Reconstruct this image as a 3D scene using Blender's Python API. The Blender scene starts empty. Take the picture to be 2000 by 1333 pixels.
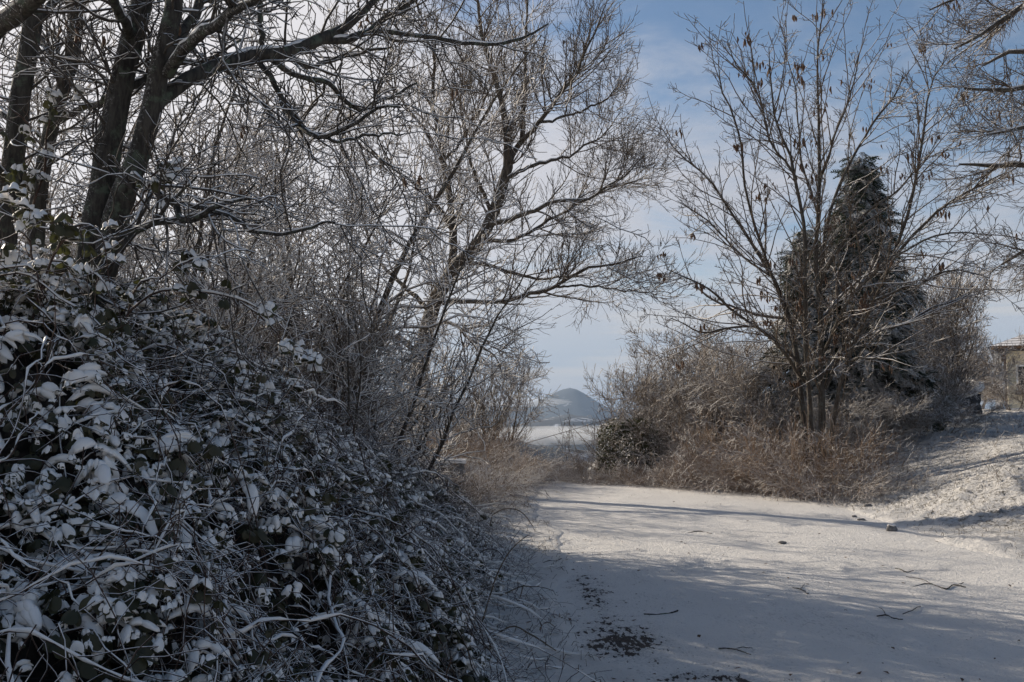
import bpy, math
import numpy as np
from mathutils import Vector, Matrix

# ------------------------------------------------------------------ camera, sky, sun, exposure
SC = bpy.context.scene
COL = SC.collection
CAMZ, FPX, HORIZON = 1.6, 1944.0, 815.0
PITCH = math.atan((HORIZON - 666.5) / FPX)
cam_data = bpy.data.cameras.new('camera')
cam_data.sensor_width = 36.0
cam_data.lens = 36.0 * FPX / 2000.0
cam_data.clip_start, cam_data.clip_end = 0.05, 20000.0
cam = bpy.data.objects.new('camera', cam_data)
cam.location = (0, 0, CAMZ)
cam.rotation_euler = (math.pi / 2 + PITCH, 0, 0)
COL.objects.link(cam)
SC.camera = cam

SUN_EL, SUN_AZ = math.radians(22.0), math.radians(-46.0)      # azimuth measured from +Y towards +X
SUN_DIR = Vector((math.sin(SUN_AZ) * math.cos(SUN_EL), math.cos(SUN_AZ) * math.cos(SUN_EL), math.sin(SUN_EL)))
sun_data = bpy.data.lights.new('sun', 'SUN')
sun_data.energy = 5.0
sun_data.angle = math.radians(0.5)
sun_data.color = (1.0, 0.90, 0.76)
sun = bpy.data.objects.new('sun', sun_data)
sun.rotation_euler = (-SUN_DIR).to_track_quat('-Z', 'Y').to_euler()
sun.location = (-30, 30, 40)
COL.objects.link(sun)

SC.view_settings.view_transform = 'Standard'
SC.view_settings.look = 'None'
SC.view_settings.gamma = 1.0
SC.view_settings.use_curve_mapping = False
SC.view_settings.exposure = 0.28

world = bpy.data.worlds.new('World')
SC.world = world
world.use_nodes = True


class NT:
    """tiny helper for node trees"""
    def __init__(self, tree):
        self.t = tree
        tree.nodes.clear()

    def n(self, typ, ins=None, **props):
        nd = self.t.nodes.new(typ)
        for k, v in props.items():
            setattr(nd, k, v)
        for k, v in (ins or {}).items():
            s = nd.inputs[k]
            if isinstance(v, bpy.types.NodeSocket):
                self.t.links.new(v, s)
            else:
                s.default_value = v
        return nd

    def math(self, op, a, b=0.0, c=0.0, clamp=False):
        nd = self.n('ShaderNodeMath', {0: a, 1: b, 2: c}, operation=op, use_clamp=clamp)
        return nd.outputs[0]

    def mix(self, fac, a, b, blend='MIX'):
        nd = self.n('ShaderNodeMix', data_type='RGBA', blend_type=blend)
        for k, v in ((0, fac), (6, a), (7, b)):
            if isinstance(v, bpy.types.NodeSocket):
                self.t.links.new(v, nd.inputs[k])
            else:
                nd.inputs[k].default_value = v
        return nd.outputs[2]

    def smooth(self, v, lo, hi):
        nd = self.n('ShaderNodeMapRange', {'Value': v, 'From Min': lo, 'From Max': hi}, interpolation_type='SMOOTHSTEP')
        return nd.outputs[0]

    def noise(self, vec, scale, detail=4.0, rough=0.55, dist=0.0):
        nd = self.n('ShaderNodeTexNoise', {'Scale': scale, 'Detail': detail, 'Roughness': rough, 'Distortion': dist})
        if vec is not None:
            self.t.links.new(vec, nd.inputs['Vector'])
        return nd.outputs['Fac']


w = NT(world.node_tree)
tc = w.n('ShaderNodeTexCoord').outputs['Generated']
sky = w.n('ShaderNodeTexSky', sky_type='NISHITA', sun_disc=False)
sky.sun_elevation = SUN_EL
sky.sun_rotation = SUN_AZ
sky.air_density, sky.dust_density, sky.ozone_density, sky.altitude = 1.0, 0.4, 2.2, 500
sep = w.n('ShaderNodeSeparateXYZ', {0: tc})
zz = w.math('ADD', w.math('MAXIMUM', sep.outputs['Z'], 0.0), 0.10)
uv = w.n('ShaderNodeCombineXYZ', {0: w.math('DIVIDE', sep.outputs['X'], zz), 1: w.math('DIVIDE', sep.outputs['Y'], zz), 2: 6.7}).outputs[0]
n1 = w.noise(uv, 0.62, 7.0, 0.60, 0.5)
n2 = w.noise(uv, 1.9, 6.0, 0.62, 0.8)
sdot = w.n('ShaderNodeVectorMath', {0: tc, 1: tuple(SUN_DIR)}, operation='DOT_PRODUCT').outputs['Value']
near_sun = w.smooth(sdot, 0.52, 1.0)
low = w.smooth(sep.outputs['Z'], 0.42, 0.02)
cover = w.math('ADD', w.math('MULTIPLY', n1, 0.62), w.math('MULTIPLY', n2, 0.38))
cover = w.math('ADD', cover, w.math('ADD', w.math('MULTIPLY', near_sun, 0.34), w.math('MULTIPLY', low, 0.17)))
cover = w.math('SUBTRACT', cover, w.math('MULTIPLY', w.smooth(sep.outputs['Z'], 0.16, 0.40), 0.10))
cfac = w.smooth(cover, 0.45, 0.67)
cfac = w.math('MULTIPLY', cfac, 0.90)
cl = w.mix(near_sun, (5.6, 5.6, 6.0, 1), (9.6, 9.1, 9.0, 1))
skyc = w.mix(cfac, sky.outputs[0], cl)
# long flat cloud banks low over the horizon
sv = w.n('ShaderNodeVectorMath', {0: tc, 1: (2.6, 2.6, 27.0), 2: (5.1, 0.0, 0.0)}, operation='MULTIPLY_ADD').outputs[0]
n3 = w.noise(sv, 1.25, 6.0, 0.55, 0.3)
el = sep.outputs['Z']
pale = w.math('MULTIPLY', w.smooth(el, 0.16, -0.01), 0.75)
skyc = w.mix(pale, skyc, (3.6, 4.7, 5.9, 1))
band = w.math('MULTIPLY', w.smooth(n3, 0.44, 0.60), w.smooth(el, 0.17, 0.07))
skyc = w.mix(w.math('MULTIPLY', band, 0.85), skyc, w.mix(near_sun, (6.6, 6.35, 6.1, 1), (9.0, 8.6, 8.4, 1)))
bg = w.n('ShaderNodeBackground', {'Color': skyc, 'Strength': 0.085})
out = w.n('ShaderNodeOutputWorld', {'Surface': bg.outputs[0]})

cy = SC.cycles
cy.max_bounces, cy.diffuse_bounces, cy.glossy_bounces = 5, 3, 2
cy.transmission_bounces, cy.transparent_max_bounces, cy.volume_bounces = 2, 8, 0
cy.use_denoising = True
cy.denoising_prefilter = 'ACCURATE'
cy.use_adaptive_sampling = True
cy.adaptive_threshold = 0.02
world.cycles.sampling_method = 'MANUAL'
world.cycles.sample_map_resolution = 512

# ------------------------------------------------------------------ helpers
RNG = np.random.default_rng(11)
CP, SP = math.cos(PITCH), math.sin(PITCH)


def at(px, py, d):
    """world point seen at pixel (px, py) of the 2000x1333 photo at ground distance d"""
    u, v = (px - 1000.0) / FPX, (666.5 - py) / FPX
    y, z = CP - v * SP, SP + v * CP
    s = d / y
    return np.array((u * s, d, CAMZ + z * s))


def ss(t):
    t = np.clip(t, 0, 1)
    return t * t * (3 - 2 * t)


def lump(x, y, f, seed=0.0):
    """cheap smooth pseudo noise in -1..1"""
    return (np.sin(x * f * 1.0 + 1.3 * np.sin(y * f * 0.7 + seed) + seed) + np.sin(y * f * 1.1 + 1.7 * np.sin(x * f * 0.9 + 2.1 * seed) + 3 * seed)
            + 0.6 * np.sin((x + y) * f * 1.9 + seed * 5 + np.sin(x * f * 2.3))) / 2.6


def road_left(y):
    return 0.62 + 0.16 * np.sin(y * 0.55 + 1.0) + 0.07 * np.sin(y * 1.9) + 0.03 * np.sin(y * 5.1) + 0.55 * np.exp(-((y - 6.0) / 0.75) ** 2)


def road_right(y):
    return 5.55 + 0.18 * np.sin(y * 0.4) + 0.08 * np.sin(y * 1.7 + 2) - 3.2 * ss((y - 20.5) / 8.0)


def ground_h(x, y):
    x = np.asarray(x, float); y = np.asarray(y, float)
    L = road_left(y) - x
    Rr = x - road_right(y)
    z = -0.045 + 0.0 * x
    z = z + 0.085 * ss((L + 0.02) / 0.22) + 0.25 * ss((L - 0.7) / 2.2)
    z = z + 0.075 * ss((Rr + 0.02) / 0.3) + 1.15 * ss((Rr - 0.1) / 5.0) + 0.75 * ss((Rr - 4) / 13)
    off = np.clip(np.maximum(L, Rr) / 0.5, 0, 1)
    z = z + off * (0.018 * lump(x, y, 5.3, 1.0) + 0.012 * lump(x, y, 13.0, 2.0) + 0.03 * lump(x, y, 1.7, 4.0))
    tuft = np.clip(Rr / 0.6, 0, 1) * (0.25 + 1.1 * np.clip(0.4 + lump(x, y, 0.9, 8.0) + 0.5 * lump(x, y, 2.3, 3.0), 0, 1.2))
    z = z + tuft * (0.034 * np.abs(lump(x, y, 17.0, 7.0)) + 0.020 * lump(x, y, 33.0, 5.0) + 0.03 * lump(x, y, 6.3, 2.5))
    plate = 1 - ss((x - 5.5 + 1.5 * ss((y - 20.5) / 8.0)) / 7.0)
    yy = np.clip(y - 23, 0, None) * plate + np.clip(y - 75, 0, None) * (1 - plate)
    s = yy * yy / (yy + 12)
    z = z - 72 * (1 - np.exp(-0.135 * s / 72))
    z = z - 0.10 * np.clip(-x - 9, 0, 120) * ss((y - 2) / 20)
    return z


def gz(x, y):
    return float(ground_h(x, y))


def mesh_from(name, V, F, mats, smooth=True, mat_idx=None):
    """V (n,3), F list of index arrays (m,3) or (m,4)"""
    me = bpy.data.meshes.new(name)
    F = [np.asarray(f, np.int32) for f in (F if isinstance(F, list) else [F]) if len(f)]
    V = np.asarray(V, np.float32)
    me.vertices.add(len(V)); me.vertices.foreach_set('co', V.ravel())
    loops = np.concatenate([f.ravel() for f in F])
    sizes = np.concatenate([np.full(len(f), f.shape[1], np.int32) for f in F])
    starts = np.concatenate([[0], np.cumsum(sizes)[:-1]]).astype(np.int32)
    me.loops.add(len(loops)); me.loops.foreach_set('vertex_index', loops)
    me.polygons.add(len(sizes)); me.polygons.foreach_set('loop_start', starts)
    if mat_idx is not None:
        me.polygons.foreach_set('material_index', np.asarray(mat_idx, np.int32))
    me.polygons.foreach_set('use_smooth', np.full(len(sizes), smooth, bool))
    for m in (mats if isinstance(mats, (list, tuple)) else [mats]):
        me.materials.append(m)
    me.update(calc_edges=True)
    return me


def link(name, me, parent=None, loc=None, kind=None):
    o = bpy.data.objects.new(name, me)
    COL.objects.link(o)
    if parent is not None:
        o.parent = parent
    if loc is not None:
        o.location = loc
    if kind:
        o['kind'] = kind
    return o


def thing(name, label, cat, loc, rotz=0.0, group=None, scale=None):
    o = bpy.data.objects.new(name, None)
    o.empty_display_size = 0.2
    COL.objects.link(o)
    o.location = [float(v) for v in loc]; o.rotation_euler = (0, 0, rotz)
    if scale is not None:
        o.scale = scale
    o['label'] = label; o['category'] = cat
    if group:
        o['group'] = group
    return o


def tag(o, label, cat, group=None):
    o['label'] = label; o['category'] = cat
    if group:
        o['group'] = group
    return o


def dup(root, label, loc, rotz, scale, group):
    r = root.copy(); COL.objects.link(r)
    r.location = [float(v) for v in loc]; r.rotation_euler = (0, 0, rotz); r.scale = scale
    r['label'] = label
    if group:
        r['group'] = group
    for ch in list(root.children):
        c = ch.copy(); COL.objects.link(c); c.parent = r
        for g in ch.children:
            d = g.copy(); COL.objects.link(d); d.parent = c
    return r


def part(name, root, V, F, mats, kind=None, **kw):
    """a mesh given in world space becomes a child of the Empty root"""
    V = np.asarray(V, float) - np.array(root.location)
    return link(name, mesh_from(name, V, F, mats, **kw), root, kind=kind)


def unit(v):
    return v / np.maximum(np.linalg.norm(v, axis=-1, keepdims=True), 1e-9)


def spline(pts, k, wob=0.0, rng=RNG):
    """Catmull-Rom through rows (x, y, z, r); returns (k,3), (k,)"""
    kout, k = k, 120
    p = np.asarray(pts, float)
    p = np.vstack([2 * p[0] - p[1], p, 2 * p[-1] - p[-2]])
    n = len(p) - 3
    t = np.linspace(0, n - 1e-6, k)
    i = t.astype(int); f = (t - i)[:, None]
    a, b, c, d = p[i], p[i + 1], p[i + 2], p[i + 3]
    q = 0.5 * (2 * b + (c - a) * f + (2 * a - 5 * b + 4 * c - d) * f ** 2 + (3 * b - a - 3 * c + d) * f ** 3)
    if k < 200:                                  # even spacing along the curve
        arc = np.concatenate([[0], np.cumsum(np.linalg.norm(np.diff(q[:, :3], axis=0), axis=1))])
        q = np.stack([np.interp(np.linspace(0, arc[-1], kout), arc, q[:, j]) for j in range(4)], 1)
        k = kout
    P, R = q[:, :3], np.maximum(q[:, 3], 0.002)
    if wob:
        g = rng.normal(0, 1, (k, 3)) * wob
        g[1:-1] = (g[:-2] + g[1:-1] + g[2:]) / 2
        P = P + g * np.minimum(1, np.arange(k) / 3)[:, None]
    return P, R


def tubes(P, R, sides, V0=0, rough=0.0, rng=RNG):
    """P (m,k,3), R (m,k) -> verts, quads"""
    m, k, _ = P.shape
    T = np.empty_like(P)
    T[:, 1:-1] = P[:, 2:] - P[:, :-2]; T[:, 0] = P[:, 1] - P[:, 0]; T[:, -1] = P[:, -1] - P[:, -2]
    T = unit(T)
    ax = np.argmin(np.abs(P[:, -1] - P[:, 0]), axis=1)
    ref = np.eye(3)[ax][:, None, :]
    U = unit(np.cross(T, np.broadcast_to(ref, T.shape))); W = np.cross(T, U)
    a = np.arange(sides) * 2 * np.pi / sides
    rr = R[:, :, None] * np.ones(sides)
    if rough:
        rr = rr * (1 + rough * rng.normal(0, 1, rr.shape))
    V = P[:, :, None, :] + rr[..., None] * (np.cos(a)[:, None] * U[:, :, None, :] + np.sin(a)[:, None] * W[:, :, None, :])
    idx = np.arange(m * k * sides).reshape(m, k, sides)
    nx = np.roll(idx, -1, axis=2)
    F = np.stack([idx[:, :-1], nx[:, :-1], nx[:, 1:], idx[:, 1:]], -1).reshape(-1, 4)
    return V.reshape(-1, 3), F + V0


def join(parts):
    V, F, o = [], [], 0
    for v, f in parts:
        V.append(v); F.append(np.asarray(f) + o); o += len(v)
    return np.vstack(V), F


def grow(rng, P, R, n, t=(0.2, 1.0), ang=(45, 12), L=(0.5, 1.0), k=4, up=0.0, wig=0.2, rr=0.6, rmax=1.0, tip=0.002, shrink=0.5, bias=None):
    """n side shoots on the polylines P (m,k,3), R (m,k); lengths L in metres"""
    m, kk, _ = P.shape
    seg = np.linalg.norm(np.diff(P, axis=1), axis=2).sum(1)
    p = rng.choice(m, n, p=seg / seg.sum())
    tt = t[0] + (t[1] - t[0]) * rng.random(n)
    f = tt * (kk - 1); i = np.minimum(f.astype(int), kk - 2); f = (f - i)[:, None]
    A, B = P[p, i], P[p, i + 1]
    pos = A * (1 - f) + B * f
    r0 = R[p, i] * (1 - f[:, 0]) + R[p, i + 1] * f[:, 0]
    T = unit(B - A)
    ref = unit(rng.normal(0, 1, (n, 3)))
    U = unit(np.cross(T, ref))
    if bias is not None:
        U = unit(U + np.asarray(bias))
    a = np.radians(rng.normal(ang[0], ang[1], n))[:, None]
    d = unit(np.cos(a) * T + np.sin(a) * U)
    ln = (L[0] + (L[1] - L[0]) * rng.random(n)) * (1 - shrink * tt)
    C = np.empty((n, k, 3)); C[:, 0] = pos
    st = (ln / (k - 1))[:, None]
    for j in range(1, k):
        C[:, j] = C[:, j - 1] + d * st
        d = unit(d + np.array((0, 0, up / (k - 1))) + rng.normal(0, wig / math.sqrt(k), (n, 3)))
    rs = np.minimum(np.maximum(r0 * rr, tip * 1.2), rmax)
    CR = rs[:, None] + (tip - rs)[:, None] * np.linspace(0, 1, k)[None, :]
    return C, CR


def snow_on(P, R, sides=5, thick=1.0, rng=RNG, minr=0.004, broken=False):
    """snow lying along the upper side of branches; thins out where they climb steeply"""
    T = np.empty_like(P)
    T[:, 1:-1] = P[:, 2:] - P[:, :-2]; T[:, 0] = P[:, 1] - P[:, 0]; T[:, -1] = P[:, -1] - P[:, -2]
    T = unit(T)
    flat = 1 - np.abs(T[..., 2])
    f = np.clip(flat * 1.9 - 0.25, 0, 1)
    g = rng.random(R.shape); g[:, 1:] = 0.6 * g[:, 1:] + 0.4 * g[:, :-1]
    f = f * (0.40 + 1.05 * g) if not broken else f * np.clip(2.4 * g - 0.45, 0, 1.35)
    S = P.copy()
    r = np.maximum(R * 0.78, minr) * thick * f
    S[..., 2] += (R * 0.62 + r * 0.25) * np.clip(f * 1.5, 0, 1)
    r[:, 0] *= 0.4; r[:, -1] *= 0.3
    return tubes(S, np.maximum(r, 0.0006), sides, rough=0.07, rng=rng)


# ------------------------------------------------------------------ materials
def new_mat(name):
    m = bpy.data.materials.new(name)
    m.use_nodes = True
    return m, NT(m.node_tree)


def finish(t, color, rough=0.8, bump=None, bstr=0.3, bdist=0.01, spec=0.25):
    b = t.n('ShaderNodeBsdfPrincipled', {'Base Color': color, 'Roughness': rough, 'Specular IOR Level': spec})
    if bump is not None:
        bn = t.n('ShaderNodeBump', {'Height': bump, 'Strength': bstr, 'Distance': bdist})
        t.t.links.new(bn.outputs[0], b.inputs['Normal'])
    t.n('ShaderNodeOutputMaterial', {'Surface': b.outputs[0]})
    return b


SNOW_C = (0.87, 0.825, 0.775, 1)


def mat_snow(name, grain=60.0, bstr=0.35):
    m, t = new_mat(name)
    co = t.n('ShaderNodeTexCoord').outputs['Object']
    n = t.noise(co, grain, 5.0, 0.6)
    c = t.mix(t.noise(co, 2.3, 3.0), (0.80, 0.76, 0.715, 1), (0.88, 0.84, 0.79, 1))
    finish(t, c, 0.65, n, bstr, 0.012)
    return m


def mat_bark(name, c1, c2, lo, hi, scale=25.0, lichen=None, plaster=0.0, leaf=False):
    """bark with snow lying where the surface looks up (lo..hi of the normal's z)"""
    m, t = new_mat(name)
    geo = t.n('ShaderNodeNewGeometry')
    co = t.n('ShaderNodeTexCoord').outputs['Object']
    st = t.n('ShaderNodeVectorMath', {0: co, 1: (1, 1, 0.22)}, operation='MULTIPLY').outputs[0]
    n = t.noise(st, scale, 5.0, 0.65)
    c = t.mix(t.smooth(n, 0.35, 0.65), c1 + (1,), c2 + (1,))
    if lichen:
        nl = t.smooth(t.noise(co, 9.0, 5.0, 0.65), 0.52, 0.66)
        c = t.mix(t.math('MULTIPLY', nl, 0.8), c, lichen + (1,))
    sp = t.n('ShaderNodeSeparateXYZ', {0: geo.outputs['Normal']})
    ns = t.noise(co, 14.0, 4.0, 0.6)
    v = t.math('ADD', sp.outputs['Z'], t.math('MULTIPLY', t.math('SUBTRACT', ns, 0.5), 0.9))
    f = t.smooth(v, lo, hi)
    if plaster:
        side = t.math('MULTIPLY', t.smooth(t.math('ADD', t.math('MULTIPLY', sp.outputs['X'], -0.8), t.math('MULTIPLY', sp.outputs['Y'], -0.15)), 0.0, 0.9), plaster)
        pn = t.smooth(t.noise(co, 60.0, 5.0, 0.75), 0.54, 0.62)
        f = t.math('MAXIMUM', f, t.math('MULTIPLY', side, pn))
    c = t.mix(f, c, SNOW_C)
    finish(t, c, 0.85, t.math('ADD', n, t.math('MULTIPLY', f, 0.4)), 0.7, 0.01, 0.15)
    return m


def mat_plain(name, c1, c2, scale=8.0, rough=0.8, bstr=0.3):
    m, t = new_mat(name)
    co = t.n('ShaderNodeTexCoord').outputs['Object']
    n = t.noise(co, scale, 5.0, 0.6)
    finish(t, t.mix(t.smooth(n, 0.3, 0.7), c1 + (1,), c2 + (1,)), rough, n, bstr, 0.01)
    return m


def mat_leaf(name, c1, c2, scale=3.0, rough=0.5):
    m, t = new_mat(name)
    oi = t.n('ShaderNodeObjectInfo').outputs['Random']
    co = t.n('ShaderNodeTexCoord').outputs['Object']
    f = t.math('ADD', t.math('MULTIPLY', oi, 0.7), t.math('MULTIPLY', t.noise(co, 30.0, 3.0), 0.4), clamp=True)
    c = t.mix(f, c1 + (1,), c2 + (1,))
    d = t.n('ShaderNodeBsdfPrincipled', {'Base Color': c, 'Roughness': rough, 'Specular IOR Level': 0.3})
    tr = t.n('ShaderNodeBsdfTranslucent', {'Color': t.mix(0.5, c, (0.20, 0.22, 0.04, 1))})
    mx = t.n('ShaderNodeMixShader', {0: 0.18, 1: d.outputs[0], 2: tr.outputs[0]})
    t.n('ShaderNodeOutputMaterial', {'Surface': mx.outputs[0]})
    return m


SNOW = mat_snow('snow')
SNOW_SOFT = mat_snow('snow_on_branches', 45.0, 0.25)
BARK_NEAR = mat_bark('mossy_bark', (0.030, 0.026, 0.022), (0.075, 0.066, 0.055), 0.75, 1.15, 30, (0.10, 0.12, 0.085), 0.55)
BARK_POPLAR = mat_bark('grey_brown_bark', (0.045, 0.036, 0.028), (0.095, 0.078, 0.062), 0.55, 1.05, 22, (0.12, 0.12, 0.10), 0.25)
TWIG_NEAR = mat_bark('twig_bark_near', (0.050, 0.042, 0.036), (0.085, 0.072, 0.060), 0.25, 0.75, 40)
TWIG_POPLAR = mat_bark('twig_bark_poplar', (0.075, 0.057, 0.043), (0.12, 0.093, 0.070), 0.25, 0.80, 20)
TWIG_THICKET = mat_bark('twig_bark_thicket', (0.105, 0.084, 0.066), (0.165, 0.135, 0.108), -0.30, 0.30, 20)
TWIG_RIGHT = mat_bark('twig_bark_roadside', (0.085, 0.064, 0.048), (0.14, 0.108, 0.08), 0.22, 0.80, 20)
TWIG_SHRUB = mat_bark('twig_bark_shrub', (0.15, 0.122, 0.098), (0.24, 0.195, 0.155), 0.10, 0.7, 20)
TWIG_BRUSH = mat_bark('dry_brush_stems', (0.17, 0.115, 0.078), (0.29, 0.21, 0.145), 0.20, 0.70, 20)
CANE = mat_bark('bramble_cane_bark', (0.050, 0.032, 0.026), (0.10, 0.066, 0.050), 0.35, 0.9, 30)
STRAW = mat_plain('dry_stalk', (0.10, 0.070, 0.045), (0.20, 0.15, 0.095), 30)
POD = mat_plain('dry_pod', (0.075, 0.042, 0.026), (0.16, 0.095, 0.06), 30)
LEAF = mat_leaf('bramble_leaf', (0.024, 0.030, 0.017), (0.080, 0.066, 0.036))
DARK_CORE = mat_plain('dark_core_litter', (0.014, 0.011, 0.009), (0.060, 0.045, 0.034), 14, 0.95, 1.0)  # dark brown for the added core inside the bramble bank
NEEDLE = mat_bark('conifer_needles', (0.024, 0.036, 0.024), (0.046, 0.062, 0.040), 0.22, 0.95, 12)
IVY = mat_leaf('ivy_leaf', (0.030, 0.036, 0.018), (0.085, 0.082, 0.038))

# road and ground -------------------------------------------------------------
def ground_material(road):
    m, t = new_mat('snowy_road' if road else 'snowy_ground')
    co = t.n('ShaderNodeTexCoord').outputs['Object']
    xyz = t.n('ShaderNodeSeparateXYZ', {0: co})
    X, Y = xyz.outputs['X'], xyz.outputs['Y']
    fine = t.noise(co, 55.0, 6.0, 0.65)
    mid = t.noise(co, 9.0, 5.0, 0.6)
    big = t.noise(co, 1.1, 3.0, 0.5)
    c = t.mix(big, (0.74, 0.705, 0.665, 1), (0.85, 0.815, 0.77, 1))
    if road:
        # thin snow: grit showing through, drawn out a little along the lane
        st = t.n('ShaderNodeVectorMath', {0: co, 1: (1.0, 0.32, 1.0)}, operation='MULTIPLY').outputs[0]
        gr = t.noise(st, 46.0, 6.0, 0.72)
        thin = t.noise(st, 2.2, 4.0, 0.6)
        gm = t.smooth(t.math('ADD', gr, t.math('MULTIPLY', t.math('SUBTRACT', thin, 0.5), 0.45)), 0.55, 0.74)
        c = t.mix(t.math('MULTIPLY', gm, 0.42), c, (0.17, 0.165, 0.16, 1))
        # bare wet asphalt where the snow slid off along the left edge
        def spot(x0, y0, sx, sy):
            a = t.math('POWER', t.math('DIVIDE', t.math('SUBTRACT', X, x0), sx), 2.0)
            b = t.math('POWER', t.math('DIVIDE', t.math('SUBTRACT', Y, y0), sy), 2.0)
            return t.math('POWER', 2.718, t.math('MULTIPLY', t.math('ADD', a, b), -1.0))
        s = t.math('ADD', spot(0.78, 7.2, 0.34, 0.62), t.math('ADD', t.math('MULTIPLY', spot(1.20, 6.2, 0.40, 0.16), 0.85), t.math('MULTIPLY', spot(0.72, 9.2, 0.20, 1.3), 0.75)))
        grit = t.noise(st, 30.0, 4.0, 0.62)
        patch = t.noise(co, 4.5, 3.0, 0.6)
        sm = t.math('ADD', t.math('MULTIPLY', s, 0.34), t.math('ADD', grit, t.math('MULTIPLY', t.math('SUBTRACT', patch, 0.5), 0.7)))
        thinm = t.smooth(t.math('ADD', t.math('MULTIPLY', s, 0.3), t.math('ADD', fine, t.math('MULTIPLY', t.math('SUBTRACT', patch, 0.5), 0.5))), 0.60, 0.78)
        c = t.mix(t.math('MULTIPLY', thinm, 0.42), c, (0.22, 0.21, 0.205, 1))
        am = t.smooth(sm, 0.775, 0.805)
        c = t.mix(am, c, (0.042, 0.032, 0.029, 1))
        h = t.math('SUBTRACT', t.math('ADD', t.math('MULTIPLY', fine, 0.8), t.math('ADD', t.math('MULTIPLY', mid, 0.7), t.math('MULTIPLY', t.noise(co, 24.0, 4.0, 0.6), 0.8))), t.math('MULTIPLY', am, 0.8))
        finish(t, c, 0.72, h, 1.0, 0.032)
    else:
        # turf and litter between the snow on the banks; woods, hedges and painted cloud shade on the far fields
        far = t.smooth(Y, 120.0, 320.0)
        near = t.math('SUBTRACT', 1.0, far)
        tm = t.smooth(t.math('ADD', t.noise(co, 24.0, 6.0, 0.75), t.math('MULTIPLY', t.math('SUBTRACT', mid, 0.5), 0.5)), 0.515, 0.66)
        bank = t.math('MAXIMUM', t.smooth(X, 5.6, 6.6), t.math('MULTIPLY', t.smooth(X, 0.1, -0.6), 0.8))
        tm = t.math('MULTIPLY', tm, t.math('MULTIPLY', bank, near))
        c = t.mix(t.math('MULTIPLY', tm, 0.85), c, t.mix(fine, (0.14, 0.11, 0.07, 1), (0.30, 0.25, 0.16, 1)))
        st = t.n('ShaderNodeVectorMath', {0: co, 1: (0.35, 1.0, 1.0)}, operation='MULTIPLY').outputs[0]
        wood_shade = t.smooth(t.noise(st, 0.017, 7.0, 0.66, 0.8), 0.42, 0.54)
        c = t.mix(t.math('MULTIPLY', wood_shade, t.math('MULTIPLY', far, 0.85)), c, (0.055, 0.058, 0.055, 1))
        h = t.math('ADD', t.math('MULTIPLY', fine, 0.6), t.math('ADD', mid, t.math('MULTIPLY', tm, 0.5)))
        finish(t, c, 0.72, h, 1.0, 0.06)
    return m


def axis(parts):
    a = [np.arange(s, e, st) for s, e, st in parts]
    return np.concatenate(a + [[parts[-1][1]]])


def grid(xs, ys, fz, flip=False):
    X, Y = np.meshgrid(xs, ys)
    Z = fz(X, Y)
    V = np.stack([X, Y, Z], -1).reshape(-1, 3)
    n, m = len(ys), len(xs)
    i = np.arange(n * m).reshape(n, m)
    F = np.stack([i[:-1, :-1], i[:-1, 1:], i[1:, 1:], i[1:, :-1]], -1).reshape(-1, 4)
    return V, F


def stretch(a, b, s0, g):
    o, s = [a], s0
    while o[-1] < b:
        o.append(o[-1] + s); s *= g
    return np.array(o)


gx = np.concatenate([-stretch(4, 6000, 0.5, 1.35)[::-1], axis([(-3.9, 0.0, 0.13), (0.0, 1.6, 0.04), (1.6, 5.3, 0.3), (5.3, 11, 0.055), (11, 16, 0.15)])[:-1], stretch(16, 6000, 0.4, 1.3)])
gy = np.concatenate([-stretch(0.5, 300, 1.0, 1.5)[::-1], axis([(0, 5, 0.3), (5, 12, 0.05), (12, 20, 0.075), (20, 34, 0.16)])[:-1], stretch(34, 9000, 0.4, 1.10)])
V, F = grid(gx, gy, ground_h)
link('ground', mesh_from('ground', V, F, ground_material(False)), kind='structure')

ry = np.concatenate([axis([(-8, 5, 0.4), (5, 14, 0.05), (14, 26, 0.12)])[:-1], stretch(26, 90, 0.3, 1.12)])
rt = np.linspace(0, 1, 70)
Yg = np.repeat(ry[:, None], 70, 1)
Xg = (road_left(ry) - 0.30)[:, None] * (1 - rt) + (road_right(ry) + 0.40)[:, None] * rt
base = ground_h(0.5 * (road_left(ry) + road_right(ry)), ry)[:, None]
rut = -0.018 * (np.exp(-((Xg - 1.7) / 0.28) ** 2) + np.exp(-((Xg - 3.2) / 0.28) ** 2)) * (0.6 + 0.4 * lump(Xg, Yg * 0.2, 2.0, 3.0))
Zg = base + 0.045 + 0.03 * np.exp(-((Xg - 3.1) / 2.2) ** 2) + rut + 0.008 * lump(Xg, Yg * 0.5, 3.1, 9.0) + 0.005 * lump(Xg, Yg, 12.0, 5.0) + 0.0035 * lump(Xg, Yg, 29.0, 2.0)
V = np.stack([Xg, Yg, Zg], -1).reshape(-1, 3)
i = np.arange(len(ry) * 70).reshape(len(ry), 70)
F = np.stack([i[:-1, :-1], i[:-1, 1:], i[1:, 1:], i[1:, :-1]], -1).reshape(-1, 4)
link('road', mesh_from('road', V, F, ground_material(True)), kind='structure')


def road_z(x, y):
    return gz(3.0, y) + 0.045 + 0.03 * math.exp(-((x - 3.1) / 2.2) ** 2)


# ------------------------------------------------------------------ far country
def far_material(name, dark, amount, scale):
    m, t = new_mat(name)
    co = t.n('ShaderNodeTexCoord').outputs['Object']
    n = t.noise(co, scale, 7.0, 0.65, 0.4)
    f = t.smooth(n, 0.5 - amount, 0.62 - amount)
    finish(t, t.mix(f, (0.72, 0.73, 0.76, 1), dark + (1,)), 0.9)
    return m


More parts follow.
